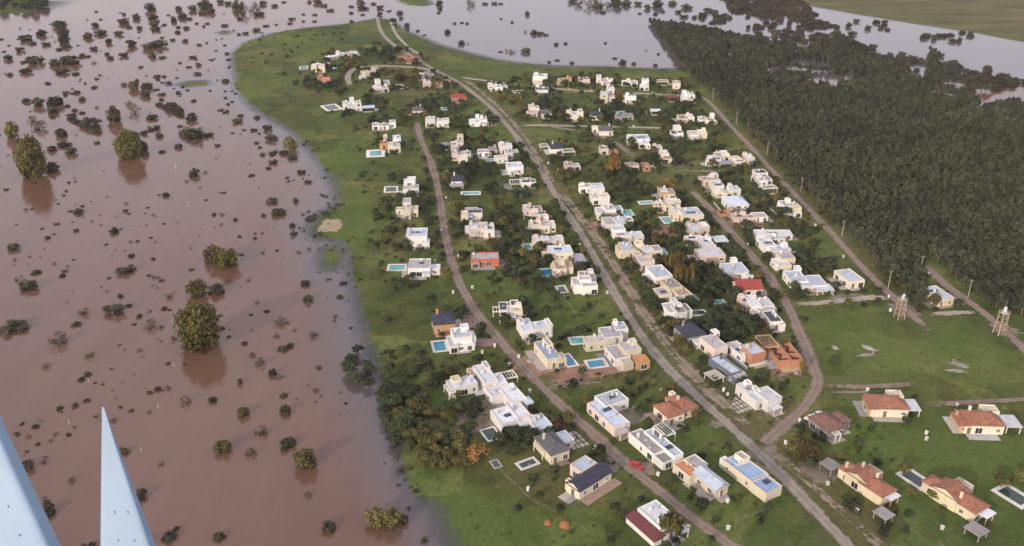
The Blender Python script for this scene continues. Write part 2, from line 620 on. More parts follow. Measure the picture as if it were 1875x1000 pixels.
def water_material():
    m, t, b = newmat('flood')
    c = nd(t, 'ShaderNodeTexCoord')
    v = c.outputs['Object']
    n1 = noise(t, 0.012, 5, 0.6, v)
    r = ramp(t, n1.outputs['Fac'], [(0.3, (0.122, 0.063, 0.043)), (0.7, (0.152, 0.082, 0.057))])
    sm = nd(t, 'ShaderNodeMapping')
    sm.inputs['Scale'].default_value = (1.0, 0.16, 1.0)
    sm.inputs['Rotation'].default_value = (0, 0, 0.25)
    t.links.new(v, sm.inputs[0])
    silt = noise(t, 0.045, 6, 0.68, sm.outputs[0])
    sh = nd(t, 'ShaderNodeAttribute', attribute_name='shallow_and_sky')
    o = mixc(t, maprange(t, silt.outputs['Fac'], 0.42, 0.72, 0, 0.5), r.outputs[0], (0.185, 0.112, 0.085))
    o = mixc(t, maprange(t, sh.outputs['Fac'], 0, 1, 0, 0.9), o, (0.088, 0.108, 0.135))  # blue-grey of the shallows, and of sky reflection painted on far water
    t.links.new(o, b.inputs['Base Color'])
    b.inputs['Roughness'].default_value = 0.12
    b.inputs['IOR'].default_value = 1.58
    mp = nd(t, 'ShaderNodeMapping')
    mp.inputs['Scale'].default_value = (1.0, 0.55, 1.0)
    t.links.new(v, mp.inputs[0])
    n2 = noise(t, 0.7, 3, 0.5, mp.outputs[0])
    n3 = noise(t, 0.05, 3, 0.5, v)
    bp = nd(t, 'ShaderNodeBump')
    bp.inputs['Distance'].default_value = 0.05
    t.links.new(maprange(t, n3.outputs['Fac'], 0.35, 0.7, 0.28, 0.42), bp.inputs['Strength'])
    t.links.new(n2.outputs['Fac'], bp.inputs['Height'])
    t.links.new(bp.outputs[0], b.inputs['Normal'])
    cl = nd(t, 'ShaderNodeAttribute', attribute_name='clear')
    t.links.new(maprange(t, cl.outputs['Fac'], 0, 1, 1.0, 0.15), b.inputs['Alpha'])


water_material()
X2, Y2, f2 = sheet('water', 4.0, [])
SD2 = land_sd(X2, Y2)
me = np_mesh('water', np.stack([X2, Y2, np.zeros(X2.shape)], -1).reshape(-1, 3), f2, ['flood'])
wid = 15 + 13 * vnoise(X2, Y2, 60, 5)
shal_sky = np.clip(1.05 + SD2 / wid, 0, 1) ** 1.3
shal_sky = np.maximum(shal_sky, np.clip((X2 - 60 - (900 - Y2) * 0.25) / 120, 0, 1) * np.clip((Y2 - 640) / 60, 0, 1) * 0.7)  # far right channel: bluish sky reflection put into the water colour
shal_sky = np.maximum(shal_sky, np.clip((Y2 - 640) / 120, 0, 1) * np.clip((X2 + 190) / 90, 0, 1) * 0.75)  # open water at the back: reflected sky tinted in, not depth
attr(me, 'shallow_and_sky', shal_sky)
attr(me, 'clear', np.clip(1.05 + SD2 / 6, 0, 1))
struct(link('water', me))


# ------------------------------------------------------------------ roads and bare ground
def dirtmat(name, a, b_, c_, patchy=0.0):
    m, t, b = newmat(name)
    c = nd(t, 'ShaderNodeTexCoord')
    v = c.outputs['Object']
    n = noise(t, 0.25, 6, 0.65, v)
    n2 = noise(t, 1.6, 4, 0.65, v)
    r = ramp(t, n.outputs['Fac'], [(0.3, a), (0.5, b_), (0.72, c_)])
    o = mixc(t, maprange(t, n2.outputs['Fac'], 0.45, 0.75, 0, 0.45), r.outputs[0], tuple(k * 0.62 for k in a))
    rut = nd(t, 'ShaderNodeAttribute', attribute_name='rut')
    o = mixc(t, maprange(t, rut.outputs['Fac'], 0, 1, 0, 0.4), o, tuple(min(1, k * 1.35) for k in c_))
    t.links.new(o, b.inputs['Base Color'])
    b.inputs['Roughness'].default_value = 0.95
    e = nd(t, 'ShaderNodeAttribute', attribute_name='edge')
    n3 = noise(t, 0.5, 6, 0.7, v)
    s = nd(t, 'ShaderNodeMath', operation='ADD')
    t.links.new(e.outputs['Fac'], s.inputs[0])
    t.links.new(maprange(t, n3.outputs['Fac'], 0.25, 0.75, -0.5 - patchy, 0.4), s.inputs[1])
    if patchy:
        n4 = noise(t, 0.12, 3, 0.6, v)
        s2 = nd(t, 'ShaderNodeMath', operation='ADD')
        t.links.new(s.outputs[0], s2.inputs[0])
        t.links.new(maprange(t, n4.outputs['Fac'], 0.4, 0.62, -patchy * 1.6, 0.3), s2.inputs[1])
        s = s2
    al = maprange(t, s.outputs[0], 0.15, 0.5, 0, 1)
    t.links.new(al, b.inputs['Alpha'])


dirtmat('dirt_grey', (0.18, 0.155, 0.125), (0.245, 0.215, 0.178), (0.30, 0.27, 0.225))
dirtmat('dirt_brown', (0.155, 0.115, 0.088), (0.20, 0.155, 0.12), (0.255, 0.205, 0.165))
dirtmat('dirt_pale', (0.24, 0.21, 0.165), (0.31, 0.28, 0.225), (0.38, 0.34, 0.28))
dirtmat('dirt_track', (0.15, 0.13, 0.09), (0.20, 0.175, 0.13), (0.27, 0.24, 0.18), 0.3)
dirtmat('dirt_broken', (0.15, 0.125, 0.085), (0.205, 0.17, 0.122), (0.28, 0.235, 0.175), 0.34)
dirtmat('earth_red', (0.22, 0.125, 0.08), (0.28, 0.165, 0.11), (0.33, 0.215, 0.15), 0.1)
dirtmat('earth_sand', (0.27, 0.215, 0.135), (0.34, 0.275, 0.18), (0.42, 0.35, 0.24))
dirtmat('paver_rose', (0.20, 0.13, 0.12), (0.25, 0.165, 0.15), (0.29, 0.20, 0.185))


def spline(pts, step=3.0):
    """Catmull-Rom through ground points, resampled"""
    p = [np.array(q, float) for q in pts]
    p = [2 * p[0] - p[1]] + p + [2 * p[-1] - p[-2]]
    out = []
    for i in range(1, len(p) - 2):
        n = max(2, int(np.linalg.norm(p[i + 1] - p[i]) / step))
        for k in range(n):
            t = k / n
            out.append(0.5 * ((2 * p[i]) + (p[i + 1] - p[i - 1]) * t + (2 * p[i - 1] - 5 * p[i] + 4 * p[i + 1] - p[i + 2]) * t * t + (3 * p[i] - p[i - 1] - 3 * p[i + 1] + p[i + 2]) * t ** 3))
    out.append(p[-2])
    return np.array(out)


ROAD_LINES = []
NROAD = [0]


def road(name, px, width, mat, ruts=True):
    c = spline([g(*q) for q in px])
    ROAD_LINES.append((c, width))
    d = np.gradient(c, axis=0)
    d /= np.linalg.norm(d, axis=1)[:, None] + 1e-9
    nrm = np.stack([-d[:, 1], d[:, 0]], 1)
    prof = [(-0.75, 0.0, 0), (-0.45, 0.6, 0), (-0.25, 1, 1), (0, .86, 0), (0.25, 1, 1), (0.45, 0.6, 0), (0.75, 0.0, 0)]
    z = GZ + 0.03 + 0.012 * NROAD[0]
    NROAD[0] += 1
    V, E, U = [], [], []
    for i in range(len(c)):
        endf = min(1.0, i / 3.0, (len(c) - 1 - i) / 3.0)
        wob = width * (1 + 0.12 * math.sin(i * 0.31 + NROAD[0]) + rng.uniform(-0.05, 0.05))
        for (o, e, r) in prof:
            q = c[i] + nrm[i] * o * wob
            V.append((q[0], q[1], z))
            E.append(e * endf)
            U.append(r if ruts else 0)
    k = len(prof)
    idx = np.arange(len(V)).reshape(-1, k)
    fc = np.stack([idx[:-1, :-1], idx[:-1, 1:], idx[1:, 1:], idx[1:, :-1]], -1).reshape(-1, 4)
    me = np_mesh(name, np.array(V), fc, [mat])
    attr(me, 'edge', E)
    attr(me, 'rut', U)
    return struct(link(name, me))


road('road', [(690, 30), (698, 58), (722, 83), (760, 107), (800, 130), (838, 150), (870, 173), (900, 198), (930, 231), (955, 263), (985, 301), (1010, 345), (1045, 400), (1075, 446), (1110, 510), (1140, 560), (1175, 615), (1215, 665), (1260, 710), (1310, 756), (1365, 806), (1410, 849), (1460, 900), (1510, 953), (1555, 1000), (1620, 1068)], 3.4, 'dirt_grey')
road('road', [(1400, 1050), (1340, 1001), (1265, 946), (1215, 905), (1190, 885), (1140, 845), (1095, 801), (1050, 762), (1010, 725), (970, 685), (930, 640), (895, 600), (865, 560), (838, 510), (822, 460), (812, 410), (803, 350), (790, 300), (772, 258), (762, 222)], 3.5, 'dirt_brown')
road('road', [(1275, 172), (1300, 188), (1330, 222), (1380, 275), (1430, 330), (1480, 382), (1530, 435), (1580, 490), (1620, 530), (1655, 562), (1688, 594), (1704, 609)], 3.2, 'dirt_brown')
road('road', [(1262, 345), (1290, 372), (1330, 415), (1370, 460), (1410, 510), (1440, 555), (1465, 610), (1485, 660), (1497, 700), (1480, 735), (1445, 772), (1412, 800), (1388, 826)], 3.9, 'dirt_brown')
road('road', [(1690, 480), (1730, 520), (1770, 550), (1800, 572), (1840, 605), (1875, 640), (1940, 705)], 3.3, 'dirt_brown')
road('path', [(838, 141), (890, 148), (960, 157), (1060, 166), (1150, 170), (1240, 175), (1280, 174)], 3.4, 'dirt_pale')
road('path', [(948, 230), (1000, 230), (1100, 232), (1230, 235)], 3.2, 'dirt_pale')
road('path', [(1000, 231), (1060, 241), (1115, 256), (1165, 288)], 3.4, 'dirt_track')
road('path', [(866, 233), (895, 231), (930, 224)], 3.0, 'dirt_track')
road('path', [(640, 158), (638, 138), (655, 124), (700, 121), (760, 124), (800, 131)], 4.2, 'dirt_pale')
road('path', [(1446, 556), (1490, 556), (1540, 551), (1600, 545), (1645, 550)], 3.2, 'dirt_pale')
road('path', [(1498, 706), (1560, 709), (1625, 707), (1692, 703)], 2.3, 'dirt_brown')
road('path', [(1500, 718), (1560, 719), (1625, 716)], 1.2, 'dirt_brown')
road('path', [(1690, 741), (1770, 738), (1875, 732), (1960, 726)], 2.4, 'dirt_brown')
road('path', [(1690, 578), (1740, 574), (1800, 572)], 3.0, 'dirt_pale')
road('path', [(1210, 312), (1300, 314), (1395, 310)], 2.8, 'dirt_track')
road('path', [(1278, 862), (1320, 848), (1370, 830)], 2.6, 'dirt_track')
road('path', [(715, 40), (727, 65), (752, 90), (775, 103)], 2.6, 'dirt_pale')
road('path', [(845, 142), (885, 172), (920, 205), (945, 232), (965, 258), (990, 298), (1020, 345)], 3.2, 'dirt_broken')
road('path', [(1020, 345), (1060, 395), (1098, 445), (1140, 510), (1180, 575), (1215, 625), (1262, 680), (1330, 745), (1395, 805)], 4.6, 'dirt_broken')
road('path', [(1415, 828), (1450, 858), (1500, 900), (1560, 955), (1620, 1005), (1660, 1040)], 3.8, 'dirt_broken')
road('path', [(1700, 985), (1740, 1010), (1780, 1040)], 3.8, 'dirt_broken')
road('path', [(890, 332), (925, 345), (948, 352)], 2.6, 'dirt_track')
road('path', [(1640, 620), (1665, 648), (1680, 664)], 2.4, 'dirt_broken')
road('path', [(1820, 655), (1845, 680), (1862, 698)], 2.4, 'dirt_broken')
road('path', [(812, 318), (822, 313), (828, 311)], 2.0, 'dirt_track')


def patch(name, px, py, rx, ry, rz, mat, zoff=0.0):
    cx, cy = g(px, py)
    z = GZ + 0.022 + zoff
    n, rings = 28, 5
    V, E = [(cx, cy, z)], [1.0]
    ca, sa = math.cos(rz), math.sin(rz)
    jit = [rng.uniform(0.85, 1.1) for _ in range(n)]
    for r in range(1, rings + 1):
        f = r / rings
        for k in range(n):
            a = 2 * math.pi * k / n
            lx = rx * f * math.copysign(abs(math.cos(a)) ** 0.6, math.cos(a)) * jit[k]
            ly = ry * f * math.copysign(abs(math.sin(a)) ** 0.6, math.sin(a)) * jit[k]
            V.append((cx + lx * ca - ly * sa, cy + lx * sa + ly * ca, z))
            E.append(min(1.0, (1 - f) * 2.5))
    fc = []
    for k in range(n):
        k2 = (k + 1) % n
        fc.append((0, 1 + k, 1 + k2))
        for r in range(rings - 1):
            a, b = 1 + r * n + k, 1 + r * n + k2
            c, d = a + n, b + n
            fc += [(a, c, d), (a, d, b)]
    me = np_mesh(name, np.array(V), np.array(fc), [mat])
    attr(me, 'edge', E)
    attr(me, 'rut', [0] * len(V))
    return struct(link(name, me))


for i, a in enumerate([(605, 413, 6.0, 10, 0, 'earth_sand'), (978, 668, 9, 9, .35, 'earth_red'), (1075, 682, 16, 5, .3, 'earth_red'), (868, 588, 5, 6, .1, 'paver_rose'), (893, 627, 5, 3.5, .1, 'paver_rose'),
                       (1218, 424, 8, 10, .1, 'earth_red'), (1095, 415, 4.5, 7, .1, 'earth_red'), (1405, 836, 8, 7, .4, 'dirt_track'), (1385, 395, 16, 8, 0, 'dirt_track'), (1320, 345, 10, 12, .1, 'dirt_track'),
                       (750, 108, 12, 18, .3, 'earth_red'), (880, 436, 8, 4, 0, 'dirt_track'), (1320, 772, 5, 3, .4, 'dirt_track'), (1150, 762, 7, 6, .5, 'dirt_track'), (1115, 850, 5, 4, .5, 'dirt_track'),
                       (1180, 860, 5, 4, .4, 'dirt_broken'), (1655, 567, 6, 7, .2, 'dirt_track'), (1838, 602, 6, 7, .2, 'dirt_track'), (1425, 660, 7, 13, .1, 'earth_red'), (1360, 410, 10, 5, 0, 'earth_red'),
                       (1500, 865, 8, 6, .4, 'dirt_track'), (1555, 545, 12, 5, .1, 'dirt_track'), (870, 770, 9, 8, .2, 'dirt_broken'), (1310, 300, 10, 6, 0, 'dirt_track'), (890, 745, 8, 5, .2, 'dirt_broken'),
                       (1090, 672, 10, 5, .3, 'earth_red'), (1040, 700, 12, 4, .2, 'dirt_broken'), (1412, 750, 5, 7, .3, 'dirt_track'), (1240, 300, 14, 6, 0, 'dirt_broken')]):
    patch('bare_earth', *a, zoff=-0.001 * (i % 9))

# ------------------------------------------------------------------ houses
CACHE = {}


def cached(key, fn):
    if key not in CACHE:
        CACHE[key] = fn()
    return CACHE[key]


def window_mesh(w_, h_, far):
    def make():
        m = MB()
        f = 0.09
        for (x0, x1, z0, z1) in ((-w_ / 2, w_ / 2, h_ / 2 - f, h_ / 2), (-w_ / 2, w_ / 2, -h_ / 2, -h_ / 2 + f), (-w_ / 2, -w_ / 2 + f, -h_ / 2 + f, h_ / 2 - f), (w_ / 2 - f, w_ / 2, -h_ / 2 + f, h_ / 2 - f), (-f / 2, f / 2, -h_ / 2 + f, h_ / 2 - f)):
            m.box(x0, x1, -0.07, 0.02, z0, z1, 0)
        if far:
            m.quad((-w_ / 2 + f, -0.02, -h_ / 2 + f), (w_ / 2 - f, -0.02, -h_ / 2 + f), (w_ / 2 - f, -0.02, h_ / 2 - f), (-w_ / 2 + f, -0.02, h_ / 2 - f), 1)
        else:
            m.box(-w_ / 2 - 0.1, w_ / 2 + 0.1, -0.16, 0.02, -h_ / 2 - 0.1, -h_ / 2 - 0.003, 0)
        return m.mesh('window', ['trim', 'window_glass'])
    return cached(('win', w_, h_, far), make)


def pane_mesh(w_, h_):
    def make():
        m = MB()
        f = 0.09
        m.quad((-w_ / 2 + f, -0.02, -h_ / 2 + f), (-f / 2, -0.02, -h_ / 2 + f), (-f / 2, -0.02, h_ / 2 - f), (-w_ / 2 + f, -0.02, h_ / 2 - f))
        m.quad((f / 2, -0.02, -h_ / 2 + f), (w_ / 2 - f, -0.02, -h_ / 2 + f), (w_ / 2 - f, -0.02, h_ / 2 - f), (f / 2, -0.02, h_ / 2 - f))
        return m.mesh('pane', ['window_glass'])
    return cached(('pane', w_, h_), make)


def door_mesh():
    def make():
        m = MB()
        m.box(-0.55, 0.55, -0.08, 0.02, 0, 2.25, 0)
        for z in (0.2, 1.2):
            m.box(-0.4, 0.4, -0.1, -0.083, z, z + 0.85, 0)
        m.box(-0.72, -0.553, -0.12, 0.02, 0, 2.42, 1)
        m.box(0.553, 0.72, -0.12, 0.02, 0, 2.42, 1)
        m.box(-0.55, 0.55, -0.12, 0.02, 2.253, 2.42, 1)
        return m.mesh('door', ['timber', 'trim'])
    return cached('door', make)


def tank_mesh():
    def make():
        m = MB()
        m.tube([(0, 0, 0), (0, 0, 0.9), (0, 0, 1.08), (0, 0, 1.15)], [0.5, 0.5, 0.3, 0.12], 10)
        m.tube([(0, 0, 0.3), (0, 0, 0.36)], [0.53, 0.53], 10)
        m.tube([(0, 0, 0.62), (0, 0, 0.68)], [0.53, 0.53], 10)
        m.box(-0.6, 0.6, -0.6, 0.6, -0.5, -0.4)
        for a in (-0.5, 0.5):
            for b in (-0.5, 0.5):
                m.box(a - 0.05, a + 0.05, b - 0.05, b + 0.05, -0.4, 0.02)
        return m.mesh('water_tank', ['tank_plastic'])
    return cached('tank', make)


def ac_mesh():
    def make():
        m = MB()
        m.box(-0.45, 0.45, -0.2, 0.2, 0.12, 0.75)
        m.tube([(0, -0.2, 0.43), (0, -0.24, 0.43)], [0.26, 0.26], 8)
        m.box(-0.4, -0.3, -0.18, 0.18, 0, 0.12)
        m.box(0.3, 0.4, -0.18, 0.18, 0, 0.12)
        return m.mesh('air_unit', ['steel'])
    return cached('ac', make)


def house(label, yaw, boxes, name='house', cat='house', scale=1.0, fx=None, group=None):
    """boxes: (px, py, width, depth, height, wall, roof[, kind]); px, py is where the photograph shows the middle of the footprint.
    kind f flat roof with parapet, h hip, a gable (ridge along the depth), x gable (ridge along the width), m pitched to the left, p pergola, c open slab on posts, u unfinished walls"""
    yaw = R(yaw)
    px0 = sum(b[0] for b in boxes) / len(boxes)
    py0 = sum(b[1] for b in boxes) / len(boxes)
    X0, Y0 = g(px0, py0)
    t = thing(name, label, cat, (X0, Y0, GZ), yaw, group)
    rr = random.Random(int(px0 * 31 + py0))
    far = py0 < 560
    ca, sa = math.cos(yaw), math.sin(yaw)
    ws = 0.89 / (ca + 0.85 * abs(sa))
    ds = (1 + ws) / 2 * (1.14 if py0 < 590 else 1.06)
    hk = .9 if py0 < 590 else .95
    B = []
    for b in boxes:
        gx, gy = g(b[0], b[1])
        dx, dy = (gx - X0), (gy - Y0)
        lx, ly = dx * ca + dy * sa, -dx * sa + dy * ca
        B.append((lx, ly, b[2] * scale * ws, b[3] * scale * ds, (b[4] if b[4] < 4 else 4 + (b[4] - 4) * .72) * hk * (scale ** 0.5) + 0.011 * len(B), b[5], b[6], b[7] if len(b) > 7 else 'f'))

    if name == 'house':
        for i_, (lx, ly, w_, d_, h_, wc, rc, kd) in enumerate(list(B)):   # big blocks are two or three blocks of uneven height
            if kd != 'f' or w_ * d_ < 46 or h_ < 2.6 or py0 > 590 or any(k in label for k in ('long ', 'cube', 'L-shaped', 'sheet roof', 'square house', 'broad', 'striped', 'ribbed', 'big blue-grey', 'tower, fifth')):
                continue
            alt = {'b': 'bbvlw', 'w': 'wwlbc', 'l': 'llgw', 'g': 'ggl', 's': 'ssb', 'd': 'ddg', 'c': 'ccwl', 'k': 'kkl', 'v': 'vvb'}.get(rc, rc)
            f = rr.uniform(.4, .62)
            up = rr.choice((-1, 1))
            h2 = max(2.7, h_ - rr.choice((.4, .5, .7, 1.1, 1.6, 2.4 if h_ > 5 else .6)))
            if w_ >= d_ * .9:
                o_ = rr.uniform(.06, .2) * d_ * rr.choice((-1, 1))
                B[i_] = (lx - w_ / 2 + w_ * f / 2, ly, w_ * f, d_, h_ if up > 0 else h2, wc, rr.choice(alt), kd)
                B.append((lx + w_ / 2 - w_ * (1 - f) / 2 + .02, ly + o_, w_ * (1 - f), d_ * rr.uniform(.7, .95), h2 + .013 if up > 0 else h_ + .013, wc, rr.choice(alt), kd))
            else:
                o_ = rr.uniform(.06, .2) * w_ * rr.choice((-1, 1))
                B[i_] = (lx, ly - d_ / 2 + d_ * f / 2, w_, d_ * f, h2 if up > 0 else h_, wc, rr.choice(alt), kd)
                B.append((lx + o_, ly + d_ / 2 - d_ * (1 - f) / 2 + .02, w_ * rr.uniform(.75, .97), d_ * (1 - f), h_ + .013 if up > 0 else h2 + .013, wc, rr.choice(alt), kd))
        for (lx, ly, w_, d_, h_, wc, rc, kd) in list(B):
            if kd == 'f' and w_ * d_ > 26 and len(B) < 10:
                if rr.random() < (.4 if py0 < 590 else .22):     # stair and tank room on the roof
                    a, c = w_ * rr.uniform(.28, .42), d_ * rr.uniform(.3, .42)
                    B.append((lx + rr.choice((-1, 1)) * (w_ - a) * .42, ly + (d_ - c) * .38, a, c, h_ + rr.uniform(.9, 1.7), wc, rr.choice('wlb'), 'f'))
                if rr.random() < (.45 if py0 < 590 else .2):     # lower front or side wing
                    sg = rr.choice((-1, 1))
                    B.append((lx + sg * w_ * rr.uniform(.2, .5), ly - d_ * .5, w_ * rr.uniform(.3, .45), d_ * rr.uniform(.3, .45), min(h_ - .5, rr.uniform(2.7, 3.1)), wc, rr.choice('wlbk'), rr.choice('fffc')))

    def blocked(x, y, z, me_):
        for j, (lx, ly, w_, d_, h_, *_r) in enumerate(B):
            if j != me_ and _r[2] not in 'pcu' and abs(x - lx) < w_ / 2 + 0.1 and abs(y - ly) < d_ / 2 + 0.1 and z < h_ + 0.2:
                return True
        return False
    doors = 0
    main = max(range(len(B)), key=lambda i: B[i][2] * B[i][3])
    for j, (lx, ly, w_, d_, h_, wc, rc, kd) in enumerate(B):
        x0, x1, y0, y1 = lx - w_ / 2, lx + w_ / 2, ly - d_ / 2, ly + d_ / 2
        wm, rm = 'wall_' + wc if wc != 'K' else 'brick', 'roof_' + rc if rc != 'K' else 'brick'
        if kd in 'pc':                                  # posts with a slab or beams
            for (a, b) in ((x0 + .15, y0 + .15), (x1 - .15, y0 + .15), (x1 - .15, y1 - .15), (x0 + .15, y1 - .15)):
                MB().box(a - .11, a + .11, b - .11, b + .11, -0.1, h_ - 0.25).build('post', wm, t)
            if kd == 'c':
                MB().box(x0 - .3, x1 + .3, y0 - .3, y1 + .3, h_ - 0.247, h_).build('roof', rm, t)
            else:
                for (a, b, c, d) in ((x0, x1, y0, y0 + .3), (x0, x1, y1 - .3, y1), (x0, x0 + .3, y0 + .303, y1 - .303), (x1 - .3, x1, y0 + .303, y1 - .303)):
                    MB().box(a, b, c, d, h_ - 0.247, h_ + 0.1).build('beam', wm, t)
                n = max(2, int(w_ / 1.1))
                for k in range(1, n):
                    xx = x0 + .3 + (w_ - .6) * k / n
                    MB().box(xx - .07, xx + .07, y0 + .303, y1 - .303, h_ - 0.12, h_ + 0.06).build('beam', wm, t)
            continue
        if kd == 'u':                                   # unfinished walls, no roof
            nx, ny = max(1, round(w_ / 4)), max(1, round(d_ / 4))
            for a in range(nx + 1):
                xx = x0 + w_ * a / nx
                MB().box(xx - .1, xx + .1, y0, y1, -0.1, h_ * rr.uniform(0.72, 1.0)).build('wall', wm, t)
            for b in range(ny + 1):
                yy = y0 + d_ * b / ny
                for a in range(nx):
                    xa, xb = x0 + w_ * a / nx + .103, x0 + w_ * (a + 1) / nx - .103
                    hh = h_ * rr.uniform(0.6, 0.98)
                    if rr.random() < 0.5:
                        MB().box(xa, xb, yy - .1, yy + .1, -0.1, hh).build('wall', wm, t)
                    else:
                        mid = (xa + xb) / 2
                        MB().box(xa, mid - .6, yy - .1, yy + .1, -0.1, hh).build('wall', wm, t)
                        MB().box(mid + .6, xb, yy - .1, yy + .1, -0.1, hh).build('wall', wm, t)
            continue
        m = MB()
        top = h_
        if kd == 'f':
            pt, pd = 0.22, 0.32 if h_ > 2.5 else 0.12
            o = [(x0, y0), (x1, y0), (x1, y1), (x0, y1)]
            i_ = [(x0 + pt, y0 + pt), (x1 - pt, y0 + pt), (x1 - pt, y1 - pt), (x0 + pt, y1 - pt)]
            for k in range(4):
                k2 = (k + 1) % 4
                m.quad((*o[k], -0.2), (*o[k2], -0.2), (*o[k2], top), (*o[k], top))
                m.quad((*o[k], top), (*o[k2], top), (*i_[k2], top), (*i_[k], top))
                m.quad((*i_[k], top), (*i_[k2], top), (*i_[k2], top - pd), (*i_[k], top - pd))
            m.build('wall', wm, t)
            r = MB()
            r.box(x0 + pt + .003, x1 - pt - .003, y0 + pt + .003, y1 - pt - .003, top - pd - 0.15, top - pd + 0.004 * (j + 1))
            ro = r.build('roof', rm, t)
            if w_ * d_ > 24 and h_ > 2.6:
                if rr.random() < 0.55:
                    q = link('water_tank', tank_mesh(), t, (lx + rr.uniform(-.3, .3) * w_, ly + rr.uniform(0, .35) * d_, top + 0.15))
                    q.scale = (0.9, 0.9, 0.9)
                for _ in range(rr.choice((0, 1, 1, 2))):
                    link('air_unit', ac_mesh(), t, (lx + rr.uniform(-.35, .35) * w_, ly + rr.uniform(-.3, .3) * d_, top - pd + 0.004), rr.uniform(0, 3))
                if rr.random() < 0.28:
                    pm = cached('solar', lambda: MB().box(-.5, .5, -.85, .85, .1, .15).box(-.45, -.4, -.8, .8, 0, .1).box(.4, .45, -.8, .8, 0, .1).mesh('solar_panel', ['roof_d']))
                    a0, b0 = lx + rr.uniform(-.3, .1) * w_, ly + rr.uniform(-.2, .2) * d_
                    for k in range(rr.choice((2, 3, 4))):
                        if abs(a0 + k * 1.15 - lx) < w_ / 2 - .9:
                            link('solar_panel', pm, t, (a0 + k * 1.15, b0, top - pd + .03))
                if rr.random() < 0.45:
                    cx_, cy_ = lx + rr.uniform(-.36, .36) * w_, ly + rr.uniform(-.3, .36) * d_
                    c = MB()
                    c.box(cx_ - .3, cx_ + .3, cy_ - .3, cy_ + .3, top - pd - .1, top + 0.9)
                    c.box(cx_ - .38, cx_ + .38, cy_ - .38, cy_ + .38, top + 0.9, top + 1.0)
                    c.build('chimney', wm, t)
        else:
            o = [(x0, y0), (x1, y0), (x1, y1), (x0, y1)]
            for k in range(4):
                k2 = (k + 1) % 4
                m.quad((*o[k], -0.2), (*o[k2], -0.2), (*o[k2], top), (*o[k], top))
            m.poly([(*p_, top) for p_ in o])
            e = 0.3
            a0, a1, b0, b1 = x0 - e, x1 + e, y0 - e, y1 + e
            zt = top + 0.02
            r = MB()
            mn = min(w_, d_) + 2 * e
            rh = mn * 0.26
            th = 0.16
            q = [(a0, b0), (a1, b0), (a1, b1), (a0, b1)]
            for k in range(4):
                k2 = (k + 1) % 4
                r.quad((*q[k], zt), (*q[k2], zt), (*q[k2], zt + th), (*q[k], zt + th))
            r.quad(*[(*p_, zt) for p_ in reversed(q)])
            q = [(*p_, zt + th) for p_ in q]
            if kd == 'h':
                if w_ >= d_:
                    s1, s2 = (a0 + mn / 2, ly, zt + th + rh), (a1 - mn / 2 + 1e-3, ly, zt + th + rh)
                    r.quad(q[0], q[1], s2, s1)
                    r.poly([q[1], q[2], s2])
                    r.quad(q[2], q[3], s1, s2)
                    r.poly([q[3], q[0], s1])
                else:
                    s1, s2 = (lx, b0 + mn / 2, zt + th + rh), (lx, b1 - mn / 2 + 1e-3, zt + th + rh)
                    r.poly([q[0], q[1], s1])
                    r.quad(q[1], q[2], s2, s1)
                    r.poly([q[2], q[3], s2])
                    r.quad(q[3], q[0], s1, s2)
                ridge = MB()
                for cpt, s in ((q[0], s1), (q[1], s2 if w_ >= d_ else s1), (q[2], s2), (q[3], s1 if w_ >= d_ else s2)):
                    ridge.tube([(cpt[0], cpt[1], cpt[2]), s], [0.13, 0.13], 5)
                ridge.tube([s1, s2] if (Vector(s1) - Vector(s2)).length > 0.1 else [s1, (s1[0] + .2, s1[1], s1[2])], [0.14, 0.14], 5)
            elif kd in 'ax':
                ridge = MB()
                if kd == 'a':
                    s1, s2 = (lx, b0, zt + th + rh), (lx, b1, zt + th + rh)
                    r.quad(q[0], s1, s2, q[3])
                    r.quad(s1, q[1], q[2], s2)
                    m.poly([(x0, y0, top), (x1, y0, top), (lx, y0, top + rh * 0.85)])
                    m.poly([(x1, y1, top), (x0, y1, top), (lx, y1, top + rh * 0.85)])
                else:
                    s1, s2 = (a0, ly, zt + th + rh), (a1, ly, zt + th + rh)
                    r.quad(q[0], q[1], s2, s1)
                    r.quad(s1, s2, q[2], q[3])
                    m.poly([(x0, y1, top), (x0, y0, top), (x0, ly, top + rh * 0.85)])
                    m.poly([(x1, y0, top), (x1, y1, top), (x1, ly, top + rh * 0.85)])
                ridge.tube([s1, s2], [0.12, 0.12], 5)
            else:                                       # one slope falling to the left
                ridge = None
                ht = w_ * 0.3
                s1, s2 = (a1, b0, zt + th + ht), (a1, b1, zt + th + ht)
                r.quad(q[0], s1, s2, q[3])
                r.quad(q[1], q[2], s2, s1)
                r.poly([q[0], q[1], s1])
                r.poly([q[2], q[3], s2])
            m.build('wall', wm, t)
            ro = r.build('roof', rm, t)
            if ridge is not None:
                ridge.build('ridge', rm, ro)
            if rr.random() < 0.6:
                c = MB()
                cx_, cy_ = lx + rr.choice((-.25, .25)) * w_, ly + 0.2 * d_
                c.box(cx_ - .32, cx_ + .32, cy_ - .32, cy_ + .32, top, zt + rh + 0.9)
                c.box(cx_ - .4, cx_ + .4, cy_ - .4, cy_ + .4, zt + rh + 0.9, zt + rh + 1.02)
                c.build('chimney', wm, ro)
        # windows and doors on the three walls that the place turns to its streets and to us
        if h_ < 2.3 or wc == 'K':
            continue
        floors = [1.45] if h_ < 4.9 else [1.45, 4.35] if h_ < 7.6 else [1.45, 4.2, 6.8]
